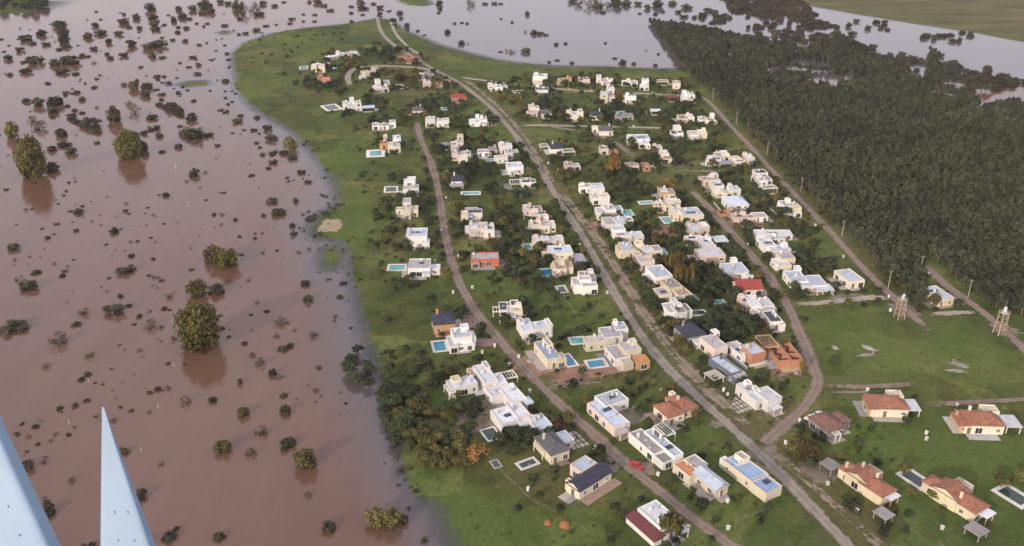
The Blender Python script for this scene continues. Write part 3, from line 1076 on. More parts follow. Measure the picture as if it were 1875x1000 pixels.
        for face in ('front', 'left', 'right', 'back'):
            L = w_ if face in ('front', 'back') else d_
            n = max(1, int((L - 0.6) / (2.7 if face == 'front' else 3.6)))
            for z in floors:
                if z + 0.8 > h_ - 0.2:
                    continue
                for k in range(n):
                    if rr.random() < (0.2 if face == 'front' else 0.42):
                        continue
                    s = -L / 2 + L * (k + 0.5) / n + rr.uniform(-.2, .2)
                    if face == 'front':
                        p_, rot, out = (lx + s, y0), 0, (lx + s, y0 - .5)
                    elif face == 'back':
                        p_, rot, out = (lx + s, y1), math.pi, (lx + s, y1 + .5)
                    elif face == 'left':
                        p_, rot, out = (x0, ly + s), -math.pi / 2, (x0 - .5, ly + s)
                    else:
                        p_, rot, out = (x1, ly + s), math.pi / 2, (x1 + .5, ly + s)
                    if blocked(out[0], out[1], z, j):
                        continue
                    if z < 2 and doors == 0 and j == main and face in ('front', 'right'):
                        link('door', door_mesh(), t, (p_[0], p_[1], 0.05), rot)
                        doors = 1
                        continue
                    ww, hh = rr.choice(((1.2, 1.1), (1.6, 1.2), (1.0, 1.5), (2.2, 2.1), (2.2, 2.1), (1.6, 1.9))) if L / n > 2.4 else (1.0, 1.1)
                    zz = z if hh < 1.6 else z - 0.25
                    wo = link('window', window_mesh(ww, hh, far), t, (p_[0], p_[1], zz), rot)
                    if not far:
                        link('pane', pane_mesh(ww, hh), wo)
    if name == 'house':
        lx, ly, w_, d_ = B[main][:4]
        side = rr.choice((-1, 1))
        z = 0.05 + 0.004 * rr.random()
        MB().box(lx - w_ * .45, lx + w_ * .35, ly - d_ / 2 - rr.uniform(1.5, 3.5), ly - d_ / 2 + .5, -.1, z).build('terrace', rr.choice(('concrete', 'wall_T', 'roof_l', 'roof_k')), t)
        if rr.random() < .75:
            a = lx + side * (w_ / 2 + 1.6)
            MB().box(a - 1.5, a + 1.5, ly - d_ * .5, ly + d_ * .6, -.1, z + .012).build('driveway', rr.choice(('concrete', 'roof_l', 'roof_k', 'roof_g')), t)
        if rr.random() < .25 and py0 < 590:
            a = lx - side * (w_ / 2 + rr.uniform(2, 4))
            MB().box(a - .1, a + .1, ly - d_ * .6, ly + d_ * .5, -.2, rr.uniform(.9, 1.8)).build('garden_wall', 'concrete', t)
        if rr.random() < .5 and B[main][7] == 'f':
            a, b = lx + rr.uniform(-.4, .4) * w_, ly - d_ / 2 - 1.4
            for p in ((a - 1.5, b - 1.1), (a + 1.5, b - 1.1)):
                MB().box(p[0] - .1, p[0] + .1, p[1] - .1, p[1] + .1, 0, 2.35).build('post', 'trim', t)
            MB().box(a - 1.8, a + 1.8, b - 1.3, b + 1.38, 2.353, 2.55).build('porch_roof', rr.choice(('roof_l', 'roof_w', 'roof_k')), t)
    if fx:
        fx(t, B)
    return t


HOUSES = [
    # back of the neighbourhood
    ('long low white house with flat roof, farthest back below the top of the meadow', 38, [(607, 109, 12, 6, 3.2, 'W', 'w'), (624, 105, 9, 6, 4.2, 'W', 'w'), (644, 102, 13, 6, 3.4, 'W', 'w')]),
    ('cream two-storey house of twin blocks just above the small salmon-red house', 5, [(576, 130, 4.8, 6, 6.2, 'C', 'w'), (590, 131, 5.6, 6, 6.6, 'C', 'w'), (583, 127, 5, 6, 5, 'C', 'w'), (602, 122, 5, 5, 3, 'G', 'l')]),
    ('small salmon-red house in the upper left meadow', 10, [(587, 150, 5.5, 6, 5, 'S', 'o'), (598, 154, 7.5, 7, 5.4, 'S', 'o')]),
    ('grey-roofed pinkish house beside the curved pale lane', 30, [(672, 138, 9, 8, 4, 'P', 'v'), (664, 144, 7, 2.4, 2.6, 'W', 'w'), (688, 132, 7, 8, 3.8, 'P', 'l')]),
    ('pale house with a small tower, left of a white-rimmed diamond pool', 18, [(697, 167, 14, 9, 4, 'P', 'l'), (692, 158, 5, 5, 6, 'W', 'l'), (708, 154, 5, 6, 2.8, 'W', 'q')]),
    ('bright white stepped two-storey house with a white pool to its left', 12, [(649, 201, 12, 9, 7, 'W', 'w'), (634, 199, 6, 8, 5, 'W', 'w'), (645, 196, 4, 4, 8.4, 'W', 'w'), (674, 202, 11, 6, 2.8, 'W', 'b', 'c')]),
    ('white and bluish flat-roofed house beside the avenue near its far bend', 22, [(768, 145, 8.5, 9, 5.4, 'W', 'w'), (786, 143, 8.5, 8, 5, 'G', 'b')]),
    ('half-built salmon house with brick walls under the bluish house at the bend', 16, [(782, 160, 7, 7, 5, 'P', 'w'), (801, 157, 9, 7, 2.8, 'K', 'K', 'u'), (818, 152, 7, 6, 2.6, 'K', 'K', 'u')]),
    ('roofless brick building shell beside the avenue at the far left bend', 26, [(748, 112, 15, 14, 3, 'K', 'K', 'u')]),
    ('small house with red tiled hip roof left of the avenue', 14, [(840, 184, 13, 7, 3, 'S', 'r', 'h')]),
    ('dark hip-roofed house with white front left of the white two-block house', 12, [(766, 208, 9, 8, 3.2, 'W', 'h', 'h')]),
    ('white two-storey house of two blocks with dark square windows, top of the brown road', 6, [(788, 229, 7.6, 8, 6.6, 'W', 'l'), (811, 231, 9.6, 6, 6, 'W', 'w')]),
    ('small white stepped house at the end of a stub lane left of the avenue', 6, [(865, 230, 5, 6, 4, 'W', 'w'), (881, 229, 9, 7, 4.8, 'W', 'w'), (874, 224, 3, 3, 6.2, 'W', 'w')]),
    ('low pale house with grey roof above the cream house with orange side', 10, [(697, 235, 13, 7, 3.2, 'W', 'l'), (719, 232, 5, 6, 4, 'W', 'l')]),
    ('cream two-storey house with orange side and square pool to its left', 8, [(722, 276, 9, 7, 5.2, 'C', 'w'), (703, 271, 5.4, 7, 4.4, 'O', 'o'), (727, 262, 6, 7, 4.4, 'W', 'b'), (706, 262, 3, 3, 6.4, 'C', 'c')]),
    ('pinkish two-storey house with cream tower, upper of a pair by the brown road', 4, [(837, 273, 9, 7, 5.4, 'P', 'l'), (843, 264, 4.4, 5, 7, 'C', 'c'), (813, 271, 8, 5, 2.8, 'G', 'g')]),
    ('pinkish cream stepped house, lower of a pair by the brown road', 4, [(838, 291, 8, 7, 5.4, 'P', 'l'), (855, 292, 5.6, 7, 4.8, 'C', 'l'), (848, 298, 6, 4, 4, 'C', 'w')]),
    ('dark blue roofed house with pale porch right of the brown road', 4, [(838, 337, 8, 8, 3.3, 'W', 'e', 'h'), (836, 346, 8, 3, 2.6, 'P', 'l', 'c')]),
    ('white stepped two-storey house left of the brown road, above the yellow one', 5, [(753, 355, 9.5, 8, 5.6, 'W', 'l'), (751, 347, 7, 8, 8, 'W', 'w')]),
    ('yellow two-storey house with a white block behind, left of the brown road', 3, [(752, 395, 8.6, 6, 5.2, 'Y', 'c'), (746, 384, 4.6, 6, 6.2, 'W', 'l'), (732, 391, 4, 3.5, 3, 'C', 'c')]),
    ('plain white two-storey cube house standing alone left of the brown road', 2, [(766, 444, 9.8, 9, 6.4, 'W', 'b'), (748, 444, 1.6, 8, 6.8, 'W', 'w')]),
    ('cream house with dark flat roof, above the pinkish house on bare ground', 3, [(869, 397, 8.6, 8, 4.2, 'W', 'd'), (851, 405, 4, 5, 5.2, 'C', 'c')]),
    ('pinkish white stepped house on bare ground right of the brown road', 3, [(876, 427, 10, 8, 5, 'P', 'l'), (895, 429, 6, 7, 4, 'W', 'q'), (858, 426, 4, 4, 3, 'W', 'w')]),
    ('low house with blue-grey roofs left of the big white complex by the avenue', 4, [(885, 284, 8, 6, 3, 'W', 'v'), (902, 279, 6, 6, 3, 'G', 'g')]),
    ('big white complex of three pale blue flat roofs left of the avenue', 8, [(925, 278, 9, 8, 6.2, 'W', 'b'), (937, 289, 9.5, 8, 5.2, 'W', 'b'), (918, 296, 8, 7, 4.6, 'W', 'w')]),
    ('white cube house with pale roof just below the big white complex', 10, [(942, 315, 11, 8, 5.2, 'W', 'b')]),
    ('black-roofed modern house with open white frame beside the avenue', 6, [(967, 340, 9, 8, 3.8, 'W', 'd'), (945, 341, 8, 7, 2.8, 'W', 'w', 'p')]),
    ('dark-roofed house with long white carport right of the avenue', 8, [(1018, 278, 9, 8, 3.4, 'W', 'e', 'h'), (1040, 283, 9, 6, 2.8, 'W', 'l', 'p'), (996, 273, 6, 6, 2.6, 'W', 'l', 'p')]),
    ('small pinkish flat-roofed house right of the avenue below the dark-roofed one', 8, [(1047, 309, 10, 7, 3.6, 'P', 'l')]),
    ('half-built pink and brick house beside the slanting track', 4, [(1105, 281, 5.6, 6, 4.4, 'P', 'k'), (1122, 282, 6, 6, 2.6, 'K', 'K', 'u')]),
    ('grey hip-roofed house right below the straight pale lane', 2, [(1109, 245, 10, 7, 3.2, 'W', 'h', 'h'), (1089, 242, 4, 4, 4, 'C', 'w')]),
    ('white complex with pale blue roof, topmost in the row right of the avenue', 9, [(1070, 349, 8, 8, 4, 'W', 'l'), (1091, 356, 8.5, 9, 6, 'W', 'b'), (1097, 370, 11, 7, 5, 'W', 'w')]),
    ('white house with grey roof, second in the row right of the avenue', 9, [(1108, 395, 11, 8, 5, 'W', 'g'), (1131, 389, 5, 5, 3, 'W', 'q')]),
    ('white house with bright blue-white roof, third in the row right of the avenue', 9, [(1122, 417, 11.4, 9, 5.2, 'W', 'b'), (1148, 411, 6, 5, 3.6, 'W', 'w')]),
    ('white T-shaped house, fourth in the row right of the avenue', 9, [(1136, 437, 7.4, 10, 5.4, 'W', 'b'), (1160, 442, 10, 5.5, 4.2, 'W', 'w'), (1143, 447, 8, 3, 4.4, 'C', 'w')]),
    ('cream house with a small tower, fifth in the row right of the avenue', 10, [(1147, 467, 7, 9, 5.2, 'C', 'b'), (1168, 463, 4, 4, 6.4, 'C', 'c'), (1135, 468, 3.5, 6, 4.4, 'Y', 'c')]),
    ('low house with lavender grey roof and turquoise deck behind the cream tower house', 10, [(1190, 466, 11, 7, 3.8, 'C', 'v')]),
    ('white house with blue roof and pink front above the white gable-ended block', 14, [(1177, 486, 8.6, 10, 5, 'P', 'b'), (1166, 478, 4, 4, 4.4, 'C', 'c')]),
    ('bright white house with big blue-grey roof right of the avenue, beside yellow poplars', 16, [(1205, 513, 10, 11, 5, 'W', 'b'), (1187, 517, 5, 5, 3.4, 'W', 'w')]),
    ('yellow-cream house of rounded wings below the bright white house', 20, [(1228, 538, 8, 8, 6, 'Y', 'g'), (1212, 548, 7, 7, 4, 'C', 'l'), (1245, 547, 8, 8, 4, 'C', 'k')]),
    ('white house with grey roof beside a narrow white-rimmed pool', 14, [(1227, 578, 6, 8, 4, 'W', 'l'), (1248, 582, 9, 7, 5.2, 'W', 'g'), (1232, 568, 3, 3, 6, 'W', 'w')]),
    # far row along the lane by the water
    ('cream two-storey cube house, leftmost of the far row by the water', -4, [(989, 150, 12.6, 9, 6.4, 'W', 'w'), (985, 155, 8, 3, 3, 'C', 'w')]),
    ('white modern house with dark openings below the leftmost far cube house', -4, [(992, 172, 10.6, 8, 4.6, 'W', 'd'), (992, 178, 6, 3, 3, 'G', 'd'), (984, 168, 3, 3, 6, 'W', 'w')]),
    ('tan and orange two-storey house in the far row by the water', -4, [(1027, 154, 7, 8, 5.2, 'T', 'k'), (1041, 154, 5.4, 7, 6, 'O', 'o')]),
    ('pinkish two-storey house with maroon roof in the far row', -4, [(1069, 154, 10.4, 8, 5.8, 'P', 'm')]),
    ('white house with pale blue curved roof in the far row', -4, [(1096, 150, 4.4, 7, 6, 'W', 'w'), (1111, 153, 10.6, 8, 3.8, 'W', 'b')]),
    ('tall white three-storey house with dark windows in the far row', -6, [(1179, 163, 8, 9, 8.4, 'W', 'b'), (1161, 159, 6.4, 7, 4.4, 'W', 'l'), (1146, 155, 8, 6, 3, 'C', 'w')]),
    ('pink cube house with white pergola at the right end of the far row', -6, [(1238, 161, 6.6, 7, 5.4, 'P', 'k'), (1213, 154, 10, 6, 2.8, 'W', 'w', 'p')]),
    ('white three-storey house at the corner of the forest road, maroon terrace beside', 4, [(1259, 188, 10, 8, 7.4, 'W', 'w'), (1252, 184, 3.4, 4, 9, 'W', 'w'), (1230, 183, 8, 6, 2.8, 'S', 'm', 'c')]),
    ('cream three-storey house left of the orange tree', 0, [(1112, 185, 11, 8, 7.2, 'C', 'w'), (1117, 177, 6, 6, 8.6, 'W', 'w')]),
    ('white two-storey house right of the orange tree', 0, [(1153, 186, 8.4, 8, 6, 'W', 'b')]),
    ('cream two-storey house standing above the straight pale lane', 2, [(1055, 217, 10, 8, 5.8, 'C', 'l'), (1042, 214, 4.4, 6, 4.6, 'C', 'w')]),
    ('brownish cream house with grey upper roof beside the avenue, above the straight lane', 6, [(977, 206, 8, 7, 5.6, 'C', 'g'), (974, 213, 9, 3.6, 3.6, 'P', 'w')]),
    ('dark maroon-fronted house with slate hip roof above the straight pale lane', 4, [(1000, 213, 8, 7, 3.2, 'P', 'h', 'h')]),
    ('low teal-grey roofed house beside the avenue near the far lane', 8, [(917, 165, 12, 8, 3.6, 'W', 'q'), (898, 162, 4.4, 6, 4, 'W', 'w')]),
    ('dark slate hip-roofed house among trees below the cream three-storey house', 2, [(1092, 217, 9, 8, 3.2, 'W', 'e', 'h')]),
    ('wide low dark grey roofed house beside a turquoise pool', 0, [(1143, 218, 13, 8, 3, 'G', 'g')]),
    ('tiny white flat-roofed pavilion alone on the far lawn', 0, [(1200, 208, 7, 5, 2.7, 'W', 'w', 'c')]),
    ('white low house with sloping roof, left of a pair near the forest road', 2, [(1255, 221, 11.4, 9, 3.6, 'C', 'l')]),
    ('grey-roofed low house, right of a pair near the forest road', 2, [(1293, 224, 11.6, 8, 3.2, 'W', 'l'), (1303, 219, 3, 3, 4.8, 'W', 'w')]),
    ('small black and white modern house at the end of the straight lane', 2, [(1238, 251, 8, 7, 4.4, 'W', 'd'), (1239, 243, 5, 5, 5, 'W', 'w')]),
    ('cream flat-roofed house right of the black and white modern house', 2, [(1276, 252, 12.6, 8, 4.4, 'C', 'c')]),
    ('white house with ribbed pale blue roof on the lawn below the straight lane', 2, [(1172, 262, 11.6, 9, 4.6, 'W', 'b'), (1178, 270, 7, 5, 3.6, 'W', 'b'), (1153, 259, 4, 5, 4, 'W', 'w')]),
    ('narrow cream modern house of three stacked slabs', 4, [(1203, 276, 6, 5, 3.2, 'C', 'w'), (1215, 290, 5.4, 7, 4.4, 'C', 'w'), (1219, 297, 7, 4, 2.8, 'C', 'c')]),
    ('small pink-walled house beside a brick wall in the middle trees', 2, [(1157, 310, 7.6, 7, 3.8, 'P', 'k'), (1182, 308, 5, 8, 2.4, 'K', 'K', 'u')]),
    ('white and cream house left of a pair beside the forest road', 4, [(1304, 298, 9, 9, 3.8, 'W', 'l'), (1321, 293, 9, 8, 4.6, 'C', 'c'), (1326, 305, 8, 5, 2.8, 'G', 'v', 'c')]),
    ('cream house with white end block right of a pair beside the forest road', 4, [(1350, 300, 8, 8, 3.8, 'C', 'c'), (1369, 297, 6, 8, 4.4, 'C', 'w'), (1358, 307, 9, 4, 2.6, 'W', 'l', 'c')]),
    ('pink house with black flat roof right of the middle track', 6, [(1295, 336, 8.4, 8, 4.2, 'P', 'd'), (1307, 332, 4, 4, 5, 'P', 'w')]),
    ('white modern house of open slabs and dark gaps beside the forest road', 8, [(1391, 323, 8, 6, 3.4, 'W', 'd'), (1399, 337, 9, 7, 3.8, 'W', 'd'), (1406, 351, 10, 5, 3, 'W', 'w', 'p'), (1385, 337, 3, 10, 3, 'W', 'w', 'p')]),
    ('white house with pale roof behind the bluish hip-roofed house', 8, [(1312, 349, 6, 8, 4.8, 'W', 'b'), (1322, 359, 12, 5, 3, 'C', 'w'), (1342, 356, 7, 6, 4.2, 'W', 'w')]),
    ('house with pale bluish hip roof right of the east road', 6, [(1345, 378, 12.6, 10, 3, 'W', 'b', 'h')]),
    ('tan half-built house with dark opening on bare ground', 4, [(1344, 396, 7, 5, 3.4, 'T', 'd'), (1362, 404, 13, 5, 3, 'P', 'k'), (1389, 402, 8, 6, 2.8, 'W', 'l'), (1325, 393, 6, 5, 2, 'K', 'K', 'u')]),
    ('white and yellow two-storey house beside the forest road', 10, [(1452, 391, 6, 7, 5.4, 'Y', 'c'), (1438, 388, 7, 8, 5.4, 'W', 'l'), (1457, 396, 5, 4, 2.8, 'W', 'w')]),
    ('long narrow white shed-like house on the lawn', -1, [(1414, 435, 19, 5.5, 3, 'W', 'w')]),
    ('L-shaped white house with pale blue roof below the long white shed', 8, [(1402, 455, 7, 10, 3.8, 'W', 'b'), (1426, 465, 10.5, 6, 3.5, 'W', 'b'), (1421, 444, 8, 4, 2.8, 'W', 'q')]),
    ('cream stacked house below the L-shaped white house', 8, [(1436, 485, 7.4, 7, 5.6, 'C', 'l'), (1434, 496, 6.4, 4, 3.8, 'C', 'w'), (1421, 490, 4, 6, 3.4, 'W', 'w')]),
    ('big house with pale blue-white sheet roof and terrace above the cross path', 4, [(1455, 519, 8.4, 10, 3.8, 'W', 'b'), (1483, 526, 12.5, 9, 3.5, 'W', 'b'), (1506, 536, 8, 5, 2.6, 'W', 'l', 'c'), (1458, 506, 3, 3, 5.2, 'W', 'w')]),
    ('cream house with striped blue and white roof alone above the green field', 14, [(1553, 517, 9.6, 11, 3.7, 'C', 'b')]),
    ('cream house with striped roof near the right edge of the photo', 14, [(1713, 549, 9.6, 11, 3.7, 'C', 'b')]),
    ('cream two-block house with white parapets left of the east road', 6, [(1212, 382, 9.4, 6.5, 3.4, 'C', 'w'), (1230, 377, 8, 8, 5.2, 'C', 'w')]),
    ('stone-tan house under the amber tree', 4, [(1219, 359, 9, 8, 4.2, 'T', 'c')]),
    ('large cream house with broad blue roof left of the east road', 8, [(1263, 402, 12.4, 10, 5, 'C', 'b'), (1237, 398, 6.4, 8, 4.8, 'C', 'w')]),
    ('pinkish two-storey house with white roof left of the east road', 8, [(1276, 426, 11.6, 8, 5.2, 'P', 'w')]),
    ('white-roofed L-shaped house with brick base left of the east road', 8, [(1270, 446, 10, 5, 3.4, 'P', 'w'), (1293, 455, 6.4, 12, 3.7, 'W', 'w'), (1299, 474, 14, 8, 3.6, 'P', 'w'), (1317, 447, 7, 6, 3, 'W', 'w', 'c')]),
    ('square house with bluish ribbed roof above the red roof', 8, [(1344, 502, 12, 10, 3.3, 'W', 'b'), (1342, 489, 3, 2.5, 4.8, 'W', 'w')]),
    ('cream house with bright red metal roof', 6, [(1366, 534, 12.8, 8, 3.2, 'C', 'r', 'x')]),
    ('white house with pale blue stepped roof below the red roof', 8, [(1388, 564, 11, 9, 4, 'W', 'b'), (1364, 561, 5.4, 7, 3.5, 'P', 'l'), (1405, 572, 6, 5, 3, 'W', 'b')]),
    ('narrow house with black roof and white walls beside the east road', 8, [(1412, 594, 6, 9, 3.8, 'W', 'd'), (1389, 588, 7, 6, 2.9, 'T', 'l')]),
    ('house with dark slate hip roof deep among trees right of the avenue', 22, [(1262, 618, 11, 10, 3.2, 'G', 'e', 'h')]),
    ('pale grey house with white tower among trees right of the avenue', 24, [(1305, 645, 8, 10, 5, 'P', 'l'), (1287, 633, 11, 3, 2.8, 'W', 'q'), (1307, 630, 3, 3, 6.6, 'W', 'w')]),
    ('long low house with blue-grey roof and dark walls right of the avenue', 28, [(1326, 681, 6.4, 13, 3.3, 'B', 'b'), (1345, 684, 3, 9, 2.4, 'W', 'l')]),
    ('modern brick house with bluish flat roof and white garden walls', 22, [(1376, 657, 8.4, 8, 4.8, 'K', 'b'), (1350, 650, 6.4, 9, 3.4, 'W', 'l'), (1352, 664, 1, 11, 1.0, 'W', 'w'), (1386, 669, 9, .6, 0.9, 'W', 'w')]),
    ('half-built terracotta brick house with rows of roofless rooms', 8, [(1434, 656, 11, 13, 3.4, 'K', 'K', 'u'), (1403, 637, 7, 9, 3, 'T', 'l', 'p'), (1400, 655, 5, 8, 2.2, 'G', 'l', 'u')]),
    ('white modern house with round windows and white garden strips, near the road bend', 26, [(1367, 727, 6.5, 7, 4.2, 'W', 'w'), (1381, 738, 7, 8, 3.8, 'W', 'b'), (1403, 741, 8, 8, 4.8, 'W', 'w')]),
    ('terracotta hip-roofed cream house standing alone left of the avenue', 27, [(1224, 764, 9, 8.5, 3.1, 'C', 't', 'h'), (1251, 755, 9, 7, 3.1, 'C', 't', 'h'), (1236, 750, 6, 6, 3.6, 'C', 't', 'h'), (1229, 742, 2.2, 2.2, 5.6, 'C', 'c')]),
    # along the brown road
    ('red long house with pale grey roof right of the brown road', 3, [(888, 482, 14, 6.5, 4, 'R', 'l'), (870, 484, 4, 7, 3.6, 'S', 'l')]),
    ('grey-white flat-roofed house with long pool left of the brown road', 2, [(769, 498, 10.4, 9, 4.6, 'W', 'l'), (797, 499, 5, 5, 3, 'W', 'w')]),
    ('orange-walled house with dark blue hip roof left of the brown road', 10, [(812, 600, 10, 9.5, 4, 'O', 'e', 'h')]),
    ('white two-storey house with bluish roof terrace beside a blue pool, left of brown road', 14, [(845, 631, 8.6, 8, 6, 'W', 'b'), (828, 638, 4, 8, 3.4, 'W', 'l'), (851, 640, 9, 3, 2.8, 'W', 'w'), (864, 630, 3, 5, 4.5, 'W', 'w')]),
    ('small house with black roof and cream lower front right of the brown road', 4, [(942, 580, 7, 5, 4.2, 'C', 'c'), (932, 573, 9, 6.5, 4, 'W', 'd'), (912, 576, 5, 4, 2.6, 'W', 'l', 'p')]),
    ('white L-shaped house with blue-grey roofs right of the brown road', 16, [(963, 611, 6.4, 10, 4.2, 'W', 'b'), (989, 612, 9.4, 6, 4.4, 'W', 'b'), (1004, 608, 2.4, 6, 4.8, 'C', 'w')]),
    ('long cream house with bright blue roof on bare reddish earth', 20, [(1002, 658, 7, 14, 4.4, 'C', 's'), (1024, 668, 5, 5, 3.8, 'Y', 'c')]),
    ('cream and white house with long front terrace left of the avenue', 12, [(1097, 636, 14, 4.6, 4.2, 'C', 'l'), (1117, 625, 9, 8, 4.4, 'W', 'v'), (1134, 615, 6, 6, 4.8, 'W', 'b')]),
    ('cream and yellow house with orange corner left of the avenue, beside a blue pool', 18, [(1130, 658, 8, 10, 3.5, 'W', 'l'), (1152, 655, 8.4, 6.5, 5.6, 'C', 'l'), (1173, 671, 6.4, 5, 3.4, 'O', 'o'), (1147, 674, 5, 4, 3, 'Y', 'c')]),
    ('pale pinkish stepped house, first in the row left of the avenue', 6, [(966, 391, 5.4, 6, 4, 'P', 'w'), (985, 396, 8.4, 8, 4.4, 'P', 'v'), (981, 398, 3, 2.5, 3, 'C', 'c')]),
    ('yellowish cream house with brown recess, second in the row left of the avenue', 6, [(980, 422, 6.6, 7, 4.2, 'C', 'c'), (1003, 422, 8, 7, 4.4, 'C', 'l'), (999, 411, 3, 3, 5.6, 'W', 'w')]),
    ('low cream house with pinkish end, third in the row left of the avenue', 6, [(990, 449, 9, 5.5, 3.8, 'P', 'w'), (1013, 447, 11, 5.5, 3.5, 'C', 'w'), (1028, 453, 3, 3, 3, 'C', 'w')]),
    ('house with broad lavender-white roof, fourth in the row left of the avenue', 7, [(1025, 470, 12.6, 8, 4, 'C', 'b'), (1001, 475, 5, 5, 3.2, 'C', 'c')]),
    ('cream house beside the bright blue square pool, fifth in the row left of avenue', 8, [(1031, 498, 9.6, 8, 3.8, 'C', 'k'), (1027, 494, 3, 5, 5, 'C', 'b'), (1015, 500, 3, 6, 3.4, 'C', 'c')]),
    ('small low house with lavender-grey sheet roof against the avenue', 10, [(1061, 482, 5.6, 8, 3.2, 'G', 'v')]),
    ('white two-storey house with dark slit windows, last in the row left of avenue', 8, [(1076, 532, 8, 7.5, 6.2, 'W', 'w'), (1056, 531, 4.4, 7, 4.8, 'W', 'l'), (1074, 516, 8, 6, 4, 'W', 'g')]),
    # nearest houses
    ('big white house of long stepped wings above the other white complex', 22, [(846, 716, 13, 6, 3.8, 'W', 'w'), (889, 702, 6.6, 13, 4.4, 'W', 'w'), (912, 709, 6, 8, 3.4, 'W', 'w'), (835, 713, 4, 3.4, 5, 'C', 'c'), (866, 692, 4, 5, 2.8, 'P', 'k'), (824, 724, 3.6, 6, 2.8, 'W', 'w', 'p'), (932, 697, 6.5, 5, 2.5, 'W', 'l', 'p')]),
    ('sprawling white flat-roofed complex with brown patio left of the brown road', 26, [(911, 731, 9, 6, 3.5, 'W', 'w'), (938, 736, 8, 12, 3.8, 'W', 'w'), (924, 776, 8.4, 9.5, 3.5, 'W', 'w'), (949, 766, 6.4, 9.5, 3.7, 'P', 'w'), (961, 781, 7, 5, 3.1, 'W', 'w')]),
    ('square house with corrugated blue-grey roof beside the red car', 26, [(987, 785, 8, 8, 3, 'W', 'b')]),
    ('white L-shaped house with large pale blue roof right of the brown road', 29, [(1113, 772, 8.4, 17, 3.6, 'P', 'b'), (1119, 745, 12.5, 7.6, 3.8, 'W', 'b')]),
    ('cream house with dark grey hip roof beside the small white pool', 28, [(1010, 829, 9, 11, 3.5, 'C', 'h', 'h'), (1032, 813, 6, 6, 2.9, 'W', 'b'), (988, 833, 2, 6, 3, 'C', 'w', 'p')]),
    ('dark gabled long house with a pale block on its upper side', -48, [(1078, 889, 7.6, 14.5, 3, 'C', 'e', 'a'), (1068, 868, 7, 7, 4, 'P', 'b'), (1045, 899, 4.5, 1.6, 3.6, 'C', 'c')]),
    ('white house of two long strips with grey terrace roof right of brown road', 30, [(1184, 824, 6.6, 13.5, 3.5, 'W', 'g'), (1213, 828, 5, 16, 4, 'W', 'b'), (1213, 849, 6, 6, 2.9, 'W', 'g'), (1216, 802, 5, 7, 3.4, 'W', 'w', 'p')]),
    ('house with orange terrace roof and corrugated blue-grey gable, right of brown road', 32, [(1259, 871, 7.6, 8, 3.2, 'C', 'o'), (1272, 861, 6.4, 6, 3.4, 'W', 'l'), (1300, 892, 7, 10, 2.9, 'C', 'b', 'a')]),
    ('long cream house with bright blue roof between the avenue and green plot', 32, [(1363, 872, 9.4, 13, 3.5, 'C', 's'), (1399, 901, 9, 7.5, 3.3, 'C', 's'), (1333, 861, 3, 6, 3.2, 'W', 'w')]),
    ('white house with maroon side roof at the bottom edge', 33, [(1206, 962, 9.4, 11.5, 3.9, 'W', 'w'), (1178, 976, 3.8, 12.5, 2.0, 'W', 'm', 'm')]),
    ('brown hip-roofed house beside two white cars', 24, [(1511, 788, 9.5, 9.5, 3.2, 'G', 'n', 'h'), (1534, 778, 6, 6, 2.9, 'G', 'n', 'h'), (1524, 802, 3, 5, 2.8, 'W', 'l', 'p')]),
    ('long house with terracotta roof and white carport alone on the lawn', -3, [(1620, 751, 13.5, 8, 3.2, 'C', 't', 'h'), (1634, 740, 5.5, 4, 4.6, 'C', 'c'), (1664, 754, 5, 6, 2.8, 'W', 'w', 'c'), (1592, 751, 3.6, 7, 2.8, 'T', 't', 'h')]),
    ('yellowish house with stepped terracotta roofs beside the avenue', 32.0, [(1557, 877, 6.8, 6, 3.3, 'C', 't', 'h'), (1577, 889, 8.6, 8.5, 3.9, 'Y', 't', 'x'), (1603, 907, 8.6, 8.5, 3.3, 'Y', 't', 'h'), (1596, 880, 3, 5, 4.4, 'C', 'c'), (1624, 917, 5, 5, 2.8, 'T', 'w', 'c')]),
]
for hs in HOUSES:
    house(*hs)
house('long terracotta-roofed house with white carport at the right edge, beyond the lawn', -3, [(1790, 781, 13.5, 8, 3.2, 'C', 't', 'h'), (1806, 768, 5.5, 4, 4.6, 'C', 'c'), (1846, 784, 5, 6, 2.8, 'W', 'w', 'c'), (1755, 781, 3.6, 7, 2.8, 'T', 't', 'h')], scale=1.02)
house('larger yellowish house with stepped terracotta roofs in the lower right corner', 32, [(1711, 902, 6.8, 6, 3.3, 'C', 't', 'h'), (1736, 917, 8.6, 8.5, 3.9, 'Y', 't', 'x'), (1769, 936, 8.6, 8.5, 3.3, 'Y', 't', 'h'), (1760, 905, 3, 5, 4.4, 'C', 'c'), (1796, 949, 5, 5, 2.8, 'T', 'w', 'c')], scale=1.02)

SHEDS = [('grey-roofed open shed at the garden edge beside the big olive tree', 32, [(1518, 862, 5.5, 4.6, 2.6, 'G', 'g', 'c')]),
         ('small grey-roofed open shed below the stepped terracotta roofs', 32, [(1616, 952, 5, 4.2, 2.5, 'G', 'g', 'c')]),
         ('open shed with grey roof in the lower right corner', 32, [(1785, 981, 5.6, 4.6, 2.5, 'G', 'g', 'c')]),
         ('pale slab carport beside the avenue below the blue-grey long house', 28, [(1307, 697, 6.4, 5.4, 2.5, 'W', 'c', 'c')]),
         ('tiny white garden hut beside the pink-red meadow house', 10, [(614, 129, 4, 3, 2.2, 'W', 'w', 'c')])]
for a in SHEDS:
    house(*a, name='garden_shed', cat='shed')

# ------------------------------------------------------------------ pools


POOL_SPOTS = []


